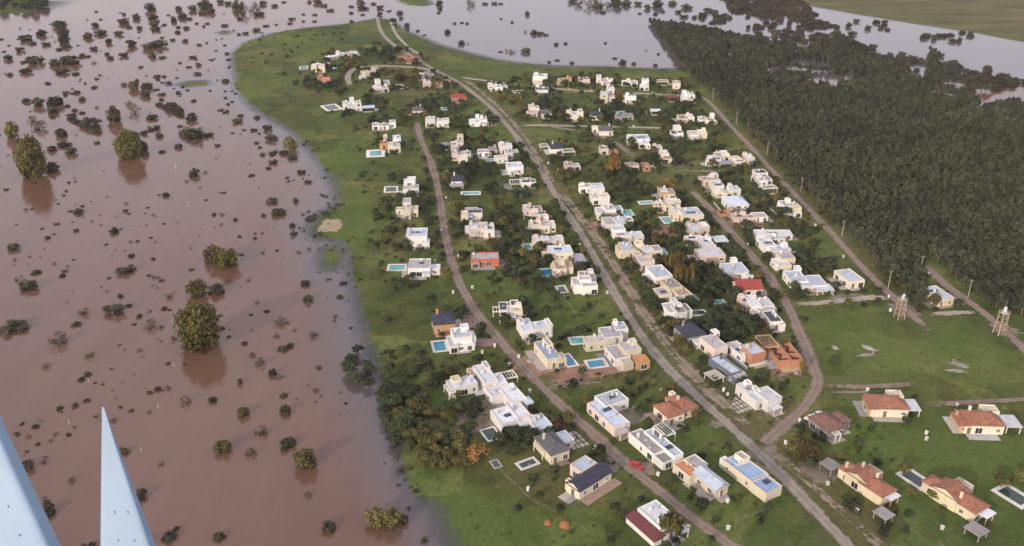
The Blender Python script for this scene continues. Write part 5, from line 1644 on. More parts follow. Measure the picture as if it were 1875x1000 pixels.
GROVES = [
    (790, 765, 90, 75, 26, 'dark', (3, 5.4), 'dark green tree of the lower shore wood'),
    (782, 745, 96, 84, 34, 'round', (2.6, 5), 'mid-green tree of the lower shore wood'),
    (800, 775, 70, 60, 18, 'olive', (3.5, 6), 'pale olive tree of the lower shore wood'),
    (735, 735, 36, 60, 26, 'round', (3.5, 6.5), 'shore tree leaning over the bluish shallows left of the wood'),
    (815, 832, 64, 28, 20, 'olive', (3, 5.4), 'olive-green tree along the lower edge of the wood'),
    (750, 668, 46, 26, 10, 'round', (3, 5), 'green tree on the slope above the wood'),
    (660, 680, 24, 34, 12, 'dark', (3.5, 5.5), 'dark tree at the very edge of the shallows above the wood'),
    (1300, 575, 54, 54, 44, 'dark', (3, 5.6), 'dark tree of the dense gardens above the slate hip roof'),
    (1300, 520, 36, 24, 12, 'round', (4, 6.5), 'green tree between the white L-roof and the yellow poplars'),
    (1190, 545, 22, 40, 12, 'round', (3, 5), 'green tree in the verge right of the avenue'),
    (1235, 640, 28, 40, 10, 'olive', (3.5, 5.5), 'olive-green tree in the verge below the slate-roofed house'),
    (1360, 600, 34, 24, 14, 'dark', (4, 6), 'dark tree around the black-roofed narrow house'),
    (1470, 485, 30, 18, 12, 'dark', (4, 6), 'dark tree on the lawn right of the cream stacked house'),
    (1420, 290, 20, 14, 5, 'dark', (3, 5), 'dark tree by the forest road near the cream pair'),
    (1230, 265, 40, 12, 9, 'dark', (3, 5.5), 'dark tree below the straight lane, near the forest road'),
    (1300, 275, 30, 6, 8, 'dark', (3, 5), 'dark tree behind the white and cream pair of houses'),
    (1140, 330, 36, 20, 14, 'dark', (4, 6.5), 'dark tree in the middle gardens around the pink-walled house'),
    (1150, 350, 40, 22, 10, 'round', (3.5, 6), 'green tree in the middle gardens below the pink-walled house'),
    (1200, 470, 20, 26, 8, 'olive', (3, 5), 'olive tree left of the white-roofed L-shaped house'),
    (1130, 210, 40, 14, 16, 'dark', (4, 6.5), 'dark tree around the slate roofs below the cream three-storey house'),
    (1010, 190, 22, 12, 12, 'dark', (4, 6), 'dark tree below the far modern house with dark openings'),
    (940, 190, 26, 12, 10, 'olive', (3, 5), 'olive tree beside the avenue near the teal-grey roof'),
    (1250, 208, 26, 10, 8, 'dark', (3.5, 6), 'dark tree above the low pair near the forest road'),
    (700, 100, 60, 16, 22, 'dark', (4, 7), 'dark tree around the farthest low white house'),
    (640, 125, 30, 14, 12, 'olive', (4, 6), 'brownish tree along the curved pale lane'),
    (745, 150, 24, 14, 12, 'olive', (5, 7.5), 'round olive tree between the far pools and the bend'),
    (600, 165, 40, 14, 12, 'dark', (4, 6), 'dark tree below the salmon-red house'),
    (520, 110, 60, 30, 16, 'bush', (2.5, 5), 'low bush scattered over the upper left meadow'),
    (560, 70, 100, 14, 14, 'bush', (2.5, 4.5), 'low bush near the far edge of the meadow'),
    (680, 185, 20, 12, 8, 'dark', (4, 6), 'dark tree right of the bright white stepped house'),
    (800, 200, 50, 14, 16, 'dark', (3.5, 6), 'dark tree between the red hip roof and the white two-block house'),
    (790, 290, 22, 40, 18, 'dark', (3, 5.5), 'dark tree lining the upper brown road'),
    (860, 320, 40, 20, 14, 'dark', (3.5, 5.5), 'dark tree around the dark blue roofed house'),
    (890, 260, 26, 24, 7, 'round', (3, 5), 'green tree left of the big white complex'),
    (780, 390, 16, 34, 10, 'dark', (3, 5), 'dark tree between the yellow house and the brown road'),
    (700, 400, 26, 50, 16, 'bush', (2, 4), 'low bush on the green slope left of the yellow house'),
    (670, 320, 20, 40, 12, 'bush', (2, 4), 'low bush on the green slope above the sand pit'),
    (930, 370, 30, 26, 10, 'dark', (3.5, 5.5), 'dark tree left of the avenue below the black-roofed modern house'),
    (930, 460, 26, 30, 12, 'dark', (3, 5), 'dark tree between the red house and the avenue row'),
    (930, 500, 50, 16, 18, 'darkbush', (2.5, 4), 'dark hedge bush along the lane below the red house'),
    (1060, 430, 30, 40, 10, 'bush', (1.8, 3.2), 'green bush on the left verge of the avenue'),
    (1030, 320, 26, 20, 7, 'olive', (3, 4.5), 'olive tree between avenue and the small pinkish house'),
    (1125, 640, 10, 8, 3, 'bush', (2, 3), 'green bush beside the orange-cornered house'),
    (1000, 800, 40, 14, 10, 'dark', (3, 4.5), 'dark tree between the white complex and dark hip roof'),
    (935, 800, 26, 10, 8, 'dark', (3, 4.5), 'dark tree of the hedge below the white complex'),
    (1450, 830, 20, 14, 6, 'olive', (3.5, 5.5), 'olive tree beside the crossroads near the big olive tree'),
    (1560, 940, 24, 30, 7, 'bush', (2, 3.5), 'bush in the verge beside the stepped terracotta house'),
    (1640, 960, 40, 26, 8, 'darkbush', (2, 3.5), 'dark bush on the lawn at the lower right'),
    (1225, 300, 22, 14, 6, 'dark', (3, 5), 'dark tree right of the pink-walled house'),
    (1380, 440, 20, 30, 6, 'dark', (3, 4.5), 'dark tree left of the long white shed'),
    (1345, 460, 16, 40, 8, 'dark', (3, 4.5), 'dark tree along the east road opposite the long white shed'),
    (1430, 350, 20, 30, 7, 'olive', (2.5, 4), 'olive bush between open-slab house and the yellow one'),
    (1480, 400, 26, 40, 10, 'bush', (2, 3.5), 'green bush on the grass beside the forest road'),
    (1290, 700, 20, 20, 5, 'round', (2.5, 4), 'green tree beside the slab carport'),
    (1180, 700, 30, 14, 4, 'bush', (2, 3), 'green bush on the plot above the terracotta house'),
    (1640, 515, 30, 26, 24, 'olive', (1.5, 3), 'olive scrub between the forest road and the forest, near the tower'),
    (1500, 375, 40, 44, 30, 'olive', (1.5, 3), 'olive scrub between the forest road and the forest, halfway along'),
    (1390, 255, 40, 40, 26, 'olive', (1.5, 3), 'olive scrub at the far part of the forest road'),
    (1325, 640, 14, 20, 5, 'dark', (3.5, 5), 'dark tree between the white tower and the brick house'),
]
for (cx, cy, sx, sy, n, kd, (w0, w1), lab) in GROVES:
    for _ in range(n):
        for _try in range(25):
            a, rd = rng.uniform(0, 6.283), math.sqrt(rng.random())
            px, py = cx + sx * rd * math.cos(a), cy + sy * rd * math.sin(a)
            wm = rng.uniform(w0, w1)
            x, y = g(px, py)
            if free(x, y, wm / 2):
                tree_at(x, y, GZ - .1, wm, kd, lab, lab.split(' ', 2)[2] + ' (group)', tall=.75 if 'wood' in lab else .92)
                break
for (px, py, wm, kd, tall, lab) in [
        (1478, 838, 9.5, 'big', .8, 'big olive and amber tree beside the crossroads'),
        (1228, 985, 7.5, 'olive', .9, 'olive tree in front of the maroon side roof at bottom'),
        (1133, 186, 7, 'amber', 1.0, 'orange tree between the cream and the white three-storey houses'),
        (1120, 324, 9, 'amber', 1.1, 'tall yellowish tree in the middle gardens'),
        (1222, 349, 9, 'amber', .9, 'amber tree above the stone-tan house'),
        (1208, 352, 6, 'olive', .9, 'yellow-green tree beside the amber tree'),
        (907, 392, 3.2, 'poplar', 1.0, 'small yellow poplar right of the dark flat roof'),
        (895, 400, 4, 'olive', .9, 'yellowish shrub-like tree left of the small yellow poplar'),
        (1228, 722, 3.4, 'olive', 1.2, 'yellow-green young tree behind the terracotta hip roof'),
        (1274, 768, 3.4, 'olive', 1.1, 'yellow-green young tree in front of the terracotta hip roof'),
        (875, 848, 6, 'amber', .9, 'amber-tinged tree at the lower edge of the wood'),
        (1042, 776, 4.5, 'olive', 1.0, 'olive tree on the verge of the brown road opposite the blue L-roof'),
        (1466, 688, 2.6, 'poplar', .8, 'thin yellow-green sapling at the corner of the east road'),
        (1395, 600, 4, 'amber', .8, 'amber small tree left of the black narrow roof'),
        (1655, 868, 4.5, 'olive', .8, 'olive tree left of the dark white-rimmed pool'),
        (1833, 890, 5.2, 'olive', .8, 'olive tree left of the pool at the right edge'),
        (1870, 880, 4, 'olive', .8, 'yellowish tree behind the pool at the right edge'),
        (840, 728, 3.5, 'olive', 1.0, 'yellowish tree in front of the long-winged white house'),
        (1430, 545, 4, 'olive', .9, 'olive tree beside the east road near the cross path'),
        (1450, 495, 3, 'amberbush', 1.0, 'small amber bush right of the cream stacked house'),
        (1215, 175, 4, 'olive', 1.0, 'brown-green tree left of the maroon terrace'),
        (600, 393, 5, 'bush', .8, 'low green bush on the bank behind the sand pit')]:
    x, y = g(px, py)
    tree_at(x, y, GZ - .1, wm, kd, lab, tall=tall)
for i, px in enumerate((1236, 1243, 1250, 1256, 1262, 1267)):
    x, y = g(px, 526 + (i % 2) * 3)
    tree_at(x, y, GZ - .1, 3.2, 'poplar', 'yellow-green poplar of the tight row right of the bright white house', 'row of yellow poplars', tall=1.25)
for i, px in enumerate((1219, 1226, 1233, 1240, 1248)):
    x, y = g(px, 497 + (i % 2) * 3)
    tree_at(x, y, GZ - .1, 2.8, 'poplar', 'slim poplar of the row behind the bright white house', 'row of slim poplars', tall=1.2)
for i in range(9):
    x, y = g(905 + i * 6, 183 + (i % 3) * 3)
    tree_at(x, y, GZ - .1, 3.0, 'poplar', 'yellowish poplar of the far row beside the avenue', 'far row of poplars', tall=.8)

for hs in HOUSES:
    xs_, ys_ = [], []
    cx, cy = sum(b[0] for b in hs[2]) / len(hs[2]), sum(b[1] for b in hs[2]) / len(hs[2])
    X0, Y0 = g(cx, cy)
    for _ in range(rng.randrange(22, 36) if cy < 590 else rng.randrange(9, 16)):
        for _try in range(12):
            a, rd = rng.uniform(0, 6.283), rng.uniform(4, 22)
            x, y = X0 + rd * math.cos(a), Y0 + rd * math.sin(a)
            wm = (1.0 if cy < 590 else .8) * rng.choice((1.0, 1.2, 1.5, 1.8, 2.2, 2.6, 3.0, 3.6, 4.2, 5.0))
            if free(x, y, wm / 2):
                tree_at(x, y, GZ - .1, wm, rng.choice(('bush', 'darkbush', 'dark', 'dark', 'round', 'round', 'olive')), 'small garden tree or bush beside a house', 'garden greenery')
                break

# --- the forest: its near edge tree by tree, the rest as one mass
FOREST = [g(*q, 0) for q in ((1187, 42), (1262, 50), (1345, 68), (1410, 82), (1480, 95), (1530, 62), (1560, 78), (1600, 104), (1650, 133), (1690, 150), (1700, 92), (1740, 118), (1800, 152), (1875, 174), (2300, 215), (2300, 760),
                             (1900, 640), (1845, 590), (1805, 560), (1765, 530), (1725, 495), (1692, 462), (1690, 585), (1660, 545), (1630, 515), (1590, 475), (1540, 422), (1490, 370), (1440, 318), (1390, 262), (1345, 212), (1315, 185), (1285, 160), (1262, 140), (1235, 110), (1212, 80))]
fp = np.array(FOREST)
N = 220000
fy_ = nrg.uniform(235, fp[:, 1].max(), N)
fx_ = fy_ * nrg.uniform(.14, .66, N)
N_ = nrg.random(N) < fy_ / 700
fx_, fy_ = fx_[N_], fy_[N_]
fsd = signed(FOREST, fx_, fy_)
lsd = land_sd(fx_, fy_)
ok = fsd > 1.0
# the far part stands in water and is thin
gap = vnoise(fx_, fy_, 26, 21) * .6 + vnoise(fx_, fy_, 9, 22) * .4
wet = lsd < 6
mid = (fx_ / fy_ > .235)
ok &= ~(wet & mid & (gap > .57))
ok &= ~((lsd < 45) & mid & (gap > .68))
ok &= ~((lsd < 120) & (fy_ > 560) & (gap > .72))
# leave the water tower and house plots clear
for q, rad in (((1655, 560), 10), ((1838, 590), 10), ((1260, 185), 12), ((1238, 160), 10)):
    a = g(*q)
    ok &= np.hypot(fx_ - a[0], fy_ - a[1]) > rad
cell = {}
keep = []
for i in np.nonzero(ok)[0]:
    s = 2.5
    c = (int(fx_[i] // s), int(fy_[i] // s))
    if any((c[0] + a, c[1] + b) in cell and (cell[(c[0] + a, c[1] + b)][0] - fx_[i]) ** 2 + (cell[(c[0] + a, c[1] + b)][1] - fy_[i]) ** 2 < s * s for a in (-1, 0, 1) for b in (-1, 0, 1)):
        continue
    cell[c] = (fx_[i], fy_[i])
    keep.append(i)
keep = np.array(keep)
kx, ky, ksd, kl = fx_[keep], fy_[keep], fsd[keep], lsd[keep]
inframe = np.abs(kx / np.maximum(ky, 1)) < .6
edge = (ksd < 7) & (ky < 640) & inframe
order = np.argsort(np.where(edge, ky, 1e9))[:120]
mask = np.zeros(len(kx), bool)
mask[order] = edge[order]
for i in np.nonzero(mask)[0]:
    lab = 'tall grey-green tree at the near forest edge'
    tree_at(kx[i], ky[i], GZ - .1 if kl[i] > 10 else 0, nrg.uniform(3.2, 4.6), 'forest', lab, 'near edge of the dense forest', tall=.85)
rest = ~mask
px_, py_, pl = kx[rest], ky[rest], kl[rest]
# more drowned woodland at the top of the view
tw = [g(*q, 0) for q in ((1315, -8), (1330, 14), (1345, 26), (1400, 34), (1455, 38), (1490, 42), (1498, 28), (1475, 8), (1460, -8))]
ta = np.array(tw)
ux, uy = nrg.uniform(ta[:, 0].min(), ta[:, 0].max(), 900), nrg.uniform(ta[:, 1].min(), ta[:, 1].max(), 900)
s_ = signed(tw, ux, uy) > 0
sc_x, sc_y = [], []
for (cx, cy, sx, sy, n) in [(1430, 55, 60, 12, 26), (1480, 72, 50, 12, 30), (1300, 34, 60, 14, 18), (1640, 118, 45, 14, 60), (1500, 48, 24, 8, 24), (1810, 150, 60, 14, 60), (1400, 78, 60, 12, 40), (1590, 48, 60, 10, 10), (1740, 66, 60, 10, 14), (1550, 92, 50, 10, 40)]:
    for _ in range(n):
        q = g(cx + nrg.normal() * sx * .5, cy + nrg.normal() * sy * .5, 0)
        sc_x.append(q[0])
        sc_y.append(q[1])


def forest_mass(name, xs, ys, zs, kind, lo, hi, tall, label):
    """one object of many trees, placed on points by geometry nodes"""
    n = len(xs)
    me = bpy.data.meshes.new(name)
    me.vertices.add(n)
    me.vertices.foreach_set('co', np.stack([xs, ys, zs], -1).astype(np.float32).ravel())
    me.update()
    o = link(name, me)
    struct(o, 'stuff', label)
    ng = bpy.data.node_groups.new(name, 'GeometryNodeTree')
    ng.interface.new_socket('Geometry', in_out='INPUT', socket_type='NodeSocketGeometry')
    ng.interface.new_socket('Geometry', in_out='OUTPUT', socket_type='NodeSocketGeometry')
    gi, go = ng.nodes.new('NodeGroupInput'), ng.nodes.new('NodeGroupOutput')
    join = ng.nodes.new('GeometryNodeGeometryToInstance')
    for v in range(4):
        cm_, tm_ = tree_parts(kind, v)
        a = bpy.data.objects.new(name + '_crown', cm_)
        b = bpy.data.objects.new(name + '_trunk', tm_)
        j = ng.nodes.new('GeometryNodeJoinGeometry')
        for ob in (a, b):
            oi = ng.nodes.new('GeometryNodeObjectInfo')
            oi.inputs['Object'].default_value = ob
            ng.links.new(oi.outputs['Geometry'], j.inputs[0])
        ng.links.new(j.outputs[0], join.inputs[0])
    iop = ng.nodes.new('GeometryNodeInstanceOnPoints')
    iop.inputs['Pick Instance'].default_value = True
    ri = ng.nodes.new('FunctionNodeRandomValue')
    ri.data_type = 'INT'
    ri.inputs[4].default_value, ri.inputs[5].default_value = 0, 3
    rot = ng.nodes.new('FunctionNodeRandomValue')
    rot.data_type = 'FLOAT_VECTOR'
    rot.inputs[0].default_value, rot.inputs[1].default_value = (0, 0, 0), (0, 0, 6.28)
    scl = ng.nodes.new('FunctionNodeRandomValue')
    scl.data_type = 'FLOAT_VECTOR'
    scl.inputs[0].default_value, scl.inputs[1].default_value = (lo, lo, lo * tall), (hi, hi, hi * tall)
    ng.links.new(gi.outputs[0], iop.inputs['Points'])
    ng.links.new(join.outputs[0], iop.inputs['Instance'])
    ng.links.new(ri.outputs[2], iop.inputs['Instance Index'])
    ng.links.new(rot.outputs[0], iop.inputs['Rotation'])
    ng.links.new(scl.outputs[0], iop.inputs['Scale'])
    ng.links.new(iop.outputs[0], go.inputs[0])
    md = o.modifiers.new('trees', 'NODES')
    md.node_group = ng
    return o


forest_mass('forest', px_, py_, np.where(pl > 10, GZ - .1, -.2), 'forest', 1.2, 2.4, 1.0, 'dense dark grey-green forest filling the right side')
forest_mass('drowned_woodland', np.concatenate([ux[s_][:300], sc_x]), np.concatenate([uy[s_][:300], sc_y]), np.full(min(300, s_.sum()) + len(sc_x), -.2), 'floodround', 2.4, 4.6, .95, 'drowned woodland in the water above the forest')

plant_all(300)

# --- rough tufts over the meadows
TN = 9000
tx = nrg.uniform(-330, 200, TN)
ty = nrg.uniform(160, 900, TN)
td = signed(LAND_MAIN, tx, ty)
okt = (td > 4) & (signed(FOREST, tx, ty) < 0) & (vnoise(tx, ty, 22, 31) > .42)
okt &= np.abs(tx / ty) < .62
tx, ty = tx[okt], ty[okt]
okr = np.array([np.min(np.hypot(roadpts[:, 0] - a, roadpts[:, 1] - b)) > 3.2 and np.all(np.hypot(HB[:, 0] - a, HB[:, 1] - b) > HB[:, 2] + 1) for a, b in zip(tx, ty)])
tx, ty = tx[okr], ty[okr]
bv, bf = crown_arrays(5, (1, 1, .55), 4, 7, .42)
sv = nrg.uniform(.25, .85, len(tx))
VV = (bv[None] * sv[:, None, None] + np.stack([tx, ty, np.full(len(tx), GZ + .1)], -1)[:, None]).reshape(-1, 3)
FF = (bf[None] + (np.arange(len(tx)) * len(bv))[:, None, None]).reshape(-1, 4)
struct(link('grass_tufts', np_mesh('grass_tufts', VV, FF, ['grass_tuft'])), 'stuff', 'rough tufts of grass and weeds over the meadows')

# ------------------------------------------------------------------ small things of the place
def water_tower(px, py, label, s=1.0):
    x, y = g(px, py)
    t = thing('water_tower', label, 'water tower', (x, y, GZ), R(12), 'water towers beside the forest road')
    t.scale = (s, s, s)
    H_, b, c = 8.6, 1.45, 1.1
    for (a, d) in ((-1, -1), (1, -1), (1, 1), (-1, 1)):
        MB().tube([(a * b, d * b, -.2), (a * c, d * c, H_)], [.24, .2], 6).build('leg', 'tower_concrete', t)
    for z in (2.2, 4.4, 6.6):
        k = b + (c - b) * z / H_
        for (p, q) in (((-k, -k), (k, -k)), ((k, -k), (k, k)), ((k, k), (-k, k)), ((-k, k), (-k, -k))):
            MB().tube([(*p, z), (*q, z)], [.11, .11], 5).build('brace', 'tower_concrete', t)
    m = MB()
    m.box(-1.4, 1.4, -1.4, 1.4, H_, H_ + .25)
    m.build('platform', 'tower_concrete', t)
    for (a, d) in ((-.65, -.65), (.65, .65)):
        q = link('tank', tank_mesh(), t, (a, d, H_ + .76))
        q.scale = (1.1, 1.1, 1.25)
    m = MB()
    for (p, q) in (((-1.35, -1.35), (1.35, -1.35)), ((1.35, -1.35), (1.35, 1.35)), ((1.35, 1.35), (-1.35, 1.35)), ((-1.35, 1.35), (-1.35, -1.35))):
        for z in (.7, 1.25):
            m.tube([(*p, H_ + z), (*q, H_ + z)], [.04, .04], 4)
        m.tube([(*p, H_ + .25), (*p, H_ + 1.25)], [.05, .05], 4)
    m.build('railing', 'steel', t)
    m = MB()
    for a in (-.25, .25):
        m.tube([(a, -b - .05, 0), (a, -c - .55, H_ + 1)], [.04, .04], 4)
    for k in range(18):
        f = k / 18
        m.tube([(-.25, -b - .05 + (b - c - .5) * f, f * (H_ + 1)), (.25, -b - .05 + (b - c - .5) * f, f * (H_ + 1))], [.03, .03], 4)
    m.build('ladder', 'steel', t)
    MB().tube([(1.4, 1.4, H_ + .2), (1.4, 1.4, H_ + 4.2)], [.05, .03], 5).build('mast', 'steel', t)


water_tower(1646, 583, 'concrete lattice water tower at the forest edge, left of the other tower', .92)
water_tower(1829, 611, 'concrete lattice water tower nearest the right edge of the photo', 1.0)

# white meter pillars in front of the plots
PILLARS = [(865, 528), (830, 537), (916, 592), (1009, 618), (906, 635), (950, 655), (933, 670), (970, 718), (883, 647), (1325, 716), (1332, 725), (1215, 601), (1332, 920), (1333, 969), (1260, 968), (1088, 822), (967, 898), (1211, 718), (1515, 888), (1569, 938), (1588, 716), (1438, 813), (1464, 772),
           (1544, 472), (1630, 570), (1627, 545), (1369, 450), (1493, 414), (1061, 450), (1094, 507), (1112, 538), (1143, 790), (1205, 871), (1725, 969), (1752, 744), (1696, 795), (1696, 806), (797, 480), (840, 470), (1131, 470), (1197, 538), (808, 424), (817, 364), (1004, 300), (1043, 165), (1083, 168), (1195, 172),
           (1160, 233), (1120, 258), (1700, 503)]


def pillar_mesh():
    def make():
        m = MB()
        m.box(-.42, .42, -.3, .3, -.1, 1.0)
        m.box(-.5, .5, -.38, .38, 1.003, 1.12)
        m.box(-.22, .22, -.34, -.303, .35, .85, 1)
        return m.mesh('meter_pillar', ['trim', 'steel'])
    return cached('pillar', make)


for (px, py) in PILLARS:
    x, y = g(px, py)
    o = link('meter_pillar', pillar_mesh(), None, (x, y, GZ), rng.uniform(0, 6))
    near_h = min(HOUSES, key=lambda h_: math.hypot(h_[2][0][0] - px, (h_[2][0][1] - py) * 1.6))
    o['label'] = ('white meter pillar by the ' + ' '.join(near_h[0].split()[:11])).rstrip(',')
    o['category'] = 'pillar'
    o['group'] = 'white meter pillars of the plots'


def utility_pole(px, py, h_, label, group, z=GZ, mat='concrete', arm=True):
    x, y = g(px, py, z)
    t = thing('utility_pole', label, 'pole', (x, y, z), R(8), group)
    MB().tube([(0, 0, -.6), (0, 0, h_)], [.16 if arm else .07, .10 if arm else .06], 7).build('shaft', mat, t)
    if arm:
        m = MB()
        m.box(-.9, .9, -.06, .06, h_ - .7, h_ - .55)
        m.build('crossarm', 'timber', t)
        for a in (-.8, 0, .8):
            MB().tube([(a, 0, h_ - .55), (a, 0, h_ - .3)], [.05, .04], 5).build('insulator', 'trim', t)


for (px, py, which) in ((1305, 182, 'farthest, at the corner house'), (1348, 228, 'second from the far end'), (1404, 285, 'third from the far end'), (1466, 352, 'fourth from the far end'), (1541, 434, 'fifth from the far end'), (1626, 528, 'just before the left water tower'), (1684, 500, 'at the forest corner near the right edge'), (1772, 545, 'before the right water tower')):
    utility_pole(px, py, 8, 'thin concrete power pole along the forest road, ' + which, 'power poles of the forest road')
for (px, py, h_, lab) in ((290, 748, 1.8, 'short white post sticking out of the brown flood, left of two'), (319, 671, 1.6, 'short white post in the flood just below the big olive tree, on its left'), (259, 828, 1.7, 'faint white post in the flood right of the aircraft strut'),
                          (345, 378, 3.0, 'thin white post in the middle of the upper flood'), (322, 310, 3.4, 'thin white post in the flood right of the tall yellow-green tree'), (127, 777, 1.8, 'short white post in the flood near the left edge'), (163, 700, 1.8, 'short white post in the flood beside the left edge bush')):
    utility_pole(px, py, h_, lab, 'white posts in the flood', 0.0, 'trim', False)


def car(px, py, yaw, mat, label):
    x, y = g(px, py)
    t = thing('parked_car', label, 'car', (x, y, GZ + .05), R(yaw), 'parked cars')
    prof = [(-2.1, .35), (-2.15, .8), (-1.95, .95), (-1.2, 1.0), (-.75, 1.42), (.55, 1.46), (1.35, 1.0), (2.0, .9), (2.15, .65), (2.1, .35)]
    m = MB()
    n = len(prof)
    for s in (-1, 1):
        m.poly([(a, s * (.86 if z < 1.1 else .68), z) for a, z in (prof if s < 0 else reversed(prof))])
    for i in range(n):
        (a, z), (b, z2) = prof[i], prof[(i + 1) % n]
        w1, w2 = (.86 if z < 1.1 else .68), (.86 if z2 < 1.1 else .68)
        m.quad((a, -w1, z), (a, w1, z), (b, w2, z2), (b, -w2, z2))
    m.build('body', mat, t)
    wn_ = MB()
    wn_.quad((-1.12, -.74, 1.07), (-1.12, .74, 1.07), (-.8, .66, 1.40), (-.8, -.66, 1.40))
    wn_.quad((1.27, .74, 1.07), (1.27, -.74, 1.07), (.65, -.66, 1.43), (.65, .66, 1.43))
    for s in (-1, 1):
        wn_.poly([(-1.0, s * .86, 1.03), (1.1, s * .86, 1.03), (.5, s * .705, 1.38), (-.72, s * .705, 1.36)])
    wn_.build('window', 'window_glass', t)
    for a in (-1.3, 1.3):
        for s in (-.8, .8):
            wh = MB().tube([(a, s - .1, .32), (a, s + .1, .32)], [.32, .32], 10).build('wheel', 'rubber', t)
            MB().tube([(a, s - .115, .32), (a, s + .115, .32)], [.18, .18], 8).build('rim', 'steel', wh)
    for s in (-.6, .6):
        MB().box(2.08, 2.15, s - .16, s + .16, .66, .8).build('headlight', 'trim', t)


for a in ((1484, 768, 30, 'car_white', 'white car, lower of two parked beside the brown hip roof'), (1497, 762, 30, 'car_white', 'white car, upper of two parked beside the brown hip roof'),
          (1019, 782, 24, 'car_red', 'red car parked beside the square blue-grey roof'), (1166, 855, -40, 'car_red', 'red car parked at the brown road below the two-strip white house'),
          (1135, 737 + 45, 40, 'car_white', 'white car parked behind the pale blue L-shaped roof')):
    car(*a)


def mound(px, py, rx, ry, h_, mat, label, cat, name, bits=0):
    x, y = g(px, py)
    t = thing(name, label, cat, (x, y, GZ), rng.uniform(0, 3))
    m = MB()
    n, rg = 14, 6
    jt = [rng.uniform(.8, 1.2) for _ in range(n)]
    P_ = [[(rx * math.cos(6.2832 * k / n) * (1 - r / rg) * jt[k], ry * math.sin(6.2832 * k / n) * (1 - r / rg) * jt[(k + r) % n], h_ * math.sin(r / rg * 1.57) ** .8 * (rng.uniform(.85, 1.1) if r else 1) - (.05 if r == 0 else 0)) for k in range(n)] for r in range(rg)]
    top = (0, 0, h_)
    for r in range(rg - 1):
        for k in range(n):
            k2 = (k + 1) % n
            m.quad(P_[r][k], P_[r][k2], P_[r + 1][k2], P_[r + 1][k])
    for k in range(n):
        m.poly([P_[-1][k], P_[-1][(k + 1) % n], top])
    m.build('heap', mat, t)
    for _ in range(bits):
        s = rng.uniform(.15, .5)
        a, b = rng.uniform(-rx, rx) * 1.2, rng.uniform(-ry, ry) * 1.2
        o = MB().box(-s, s, -s * .6, s * .6, -.1, s * .8).build('chunk', mat, t, (a, b, .1))
        o.rotation_euler = (rng.uniform(-.4, .4), rng.uniform(-.4, .4), rng.uniform(0, 3))


mound(1003, 958, 1.0, 1.0, .9, 'clay', 'smaller of two orange clay heaps on the lower lawn', 'heap', 'clay_heap')
mound(1034, 962, 1.6, 1.5, 1.1, 'clay', 'larger of two orange clay heaps on the lower lawn', 'heap', 'clay_heap')
mound(1590, 637, 3.0, 1.4, .6, 'rubble', 'pale rubble heap, upper, in the middle of the green field', 'rubble', 'rubble_heap', 8)
mound(1586, 650, 3.2, 1.0, .45, 'rubble', 'pale rubble heap, lower, in the middle of the green field', 'rubble', 'rubble_heap', 8)
mound(1530, 637, 1.4, 1.0, .5, 'rubble', 'small pale heap left in the green field', 'rubble', 'rubble_heap', 3)
mound(1758, 668, 3.2, 1.6, .6, 'rubble', 'upper pale rubble heap on the field near the right edge', 'rubble', 'rubble_heap', 8)
mound(1750, 679, 3.2, 1.1, .45, 'rubble', 'lower pale rubble heap on the field near the right edge', 'rubble', 'rubble_heap', 8)
mound(1458, 684, 1.0, 1.0, 1.2, 'rubble', 'round pale gravel heap below the half-built brick house', 'heap', 'gravel_heap')
mound(970, 662, 1.3, 1.2, .8, 'rubble', 'pale sand heap on the red earth beside the long cream house', 'heap', 'sand_heap')


def fence(px, label):
    pts = [g(*q) for q in px]
    t = thing('wire_fence', label, 'fence', (*pts[0], GZ))
    ox, oy = pts[0]
    for (a, b) in zip(pts, pts[1:]):
        L = math.hypot(b[0] - a[0], b[1] - a[1])
        n = max(2, int(L / 2.8))
        for k in range(n + 1):
            x, y = a[0] + (b[0] - a[0]) * k / n - ox, a[1] + (b[1] - a[1]) * k / n - oy
            if k < n or b is pts[-1]:
                MB().tube([(x, y, -.2), (x, y, 1.3)], [.05, .04], 5).build('post', 'timber', t)
        m = MB()
        for z in (.4, .8, 1.2):
            m.tube([(a[0] - ox, a[1] - oy, z), (b[0] - ox, b[1] - oy, z)], [.012, .012], 3)
        m.build('wire', 'steel', t)


fence([(893, 838), (930, 878), (975, 920), (1018, 942), (1072, 914)], 'post and wire fence round the lawn below the dark hip roof')
fence([(1345, 958), (1410, 935)], 'short pale fence on the green plot below the blue roof')
fence([(1412, 696), (1436, 690)], 'short white fence right of the modern white house')
fence([(1030, 540), (1060, 590)], 'fence line crossing the green plot left of the avenue')


# paved grid drive beside the dark hip-roofed house
def paved_grid(px, py, label):
    x, y = g(px, py)
    t = thing('paved_drive', label, 'drive', (x, y, GZ + .02), R(28))
    sl = cached('slab', lambda: MB().box(-.55, .55, -.8, .8, 0, .06).mesh('slab', ['concrete']))
    for i in range(4):
        for j in range(4):
            link('slab', sl, t, ((i - 1.5) * 1.5, (j - 1.5) * 2.1, 0))


paved_grid(1052, 806, 'grid of pale paving slabs right of the dark hip-roofed house')
paved_grid(1350, 742, 'pale paving strips left of the modern white house near the bend')


# ------------------------------------------------------------------ the aircraft's struts, close to us
def near(px, py, d):
    """a point d metres in front of the lens"""
    u, v = (px - 937.5) / F * d, -(py - 500) / F * d
    return Vector((u, d * math.cos(PITCH) + v * math.sin(PITCH), ALT - d * math.sin(PITCH) + v * math.cos(PITCH)))


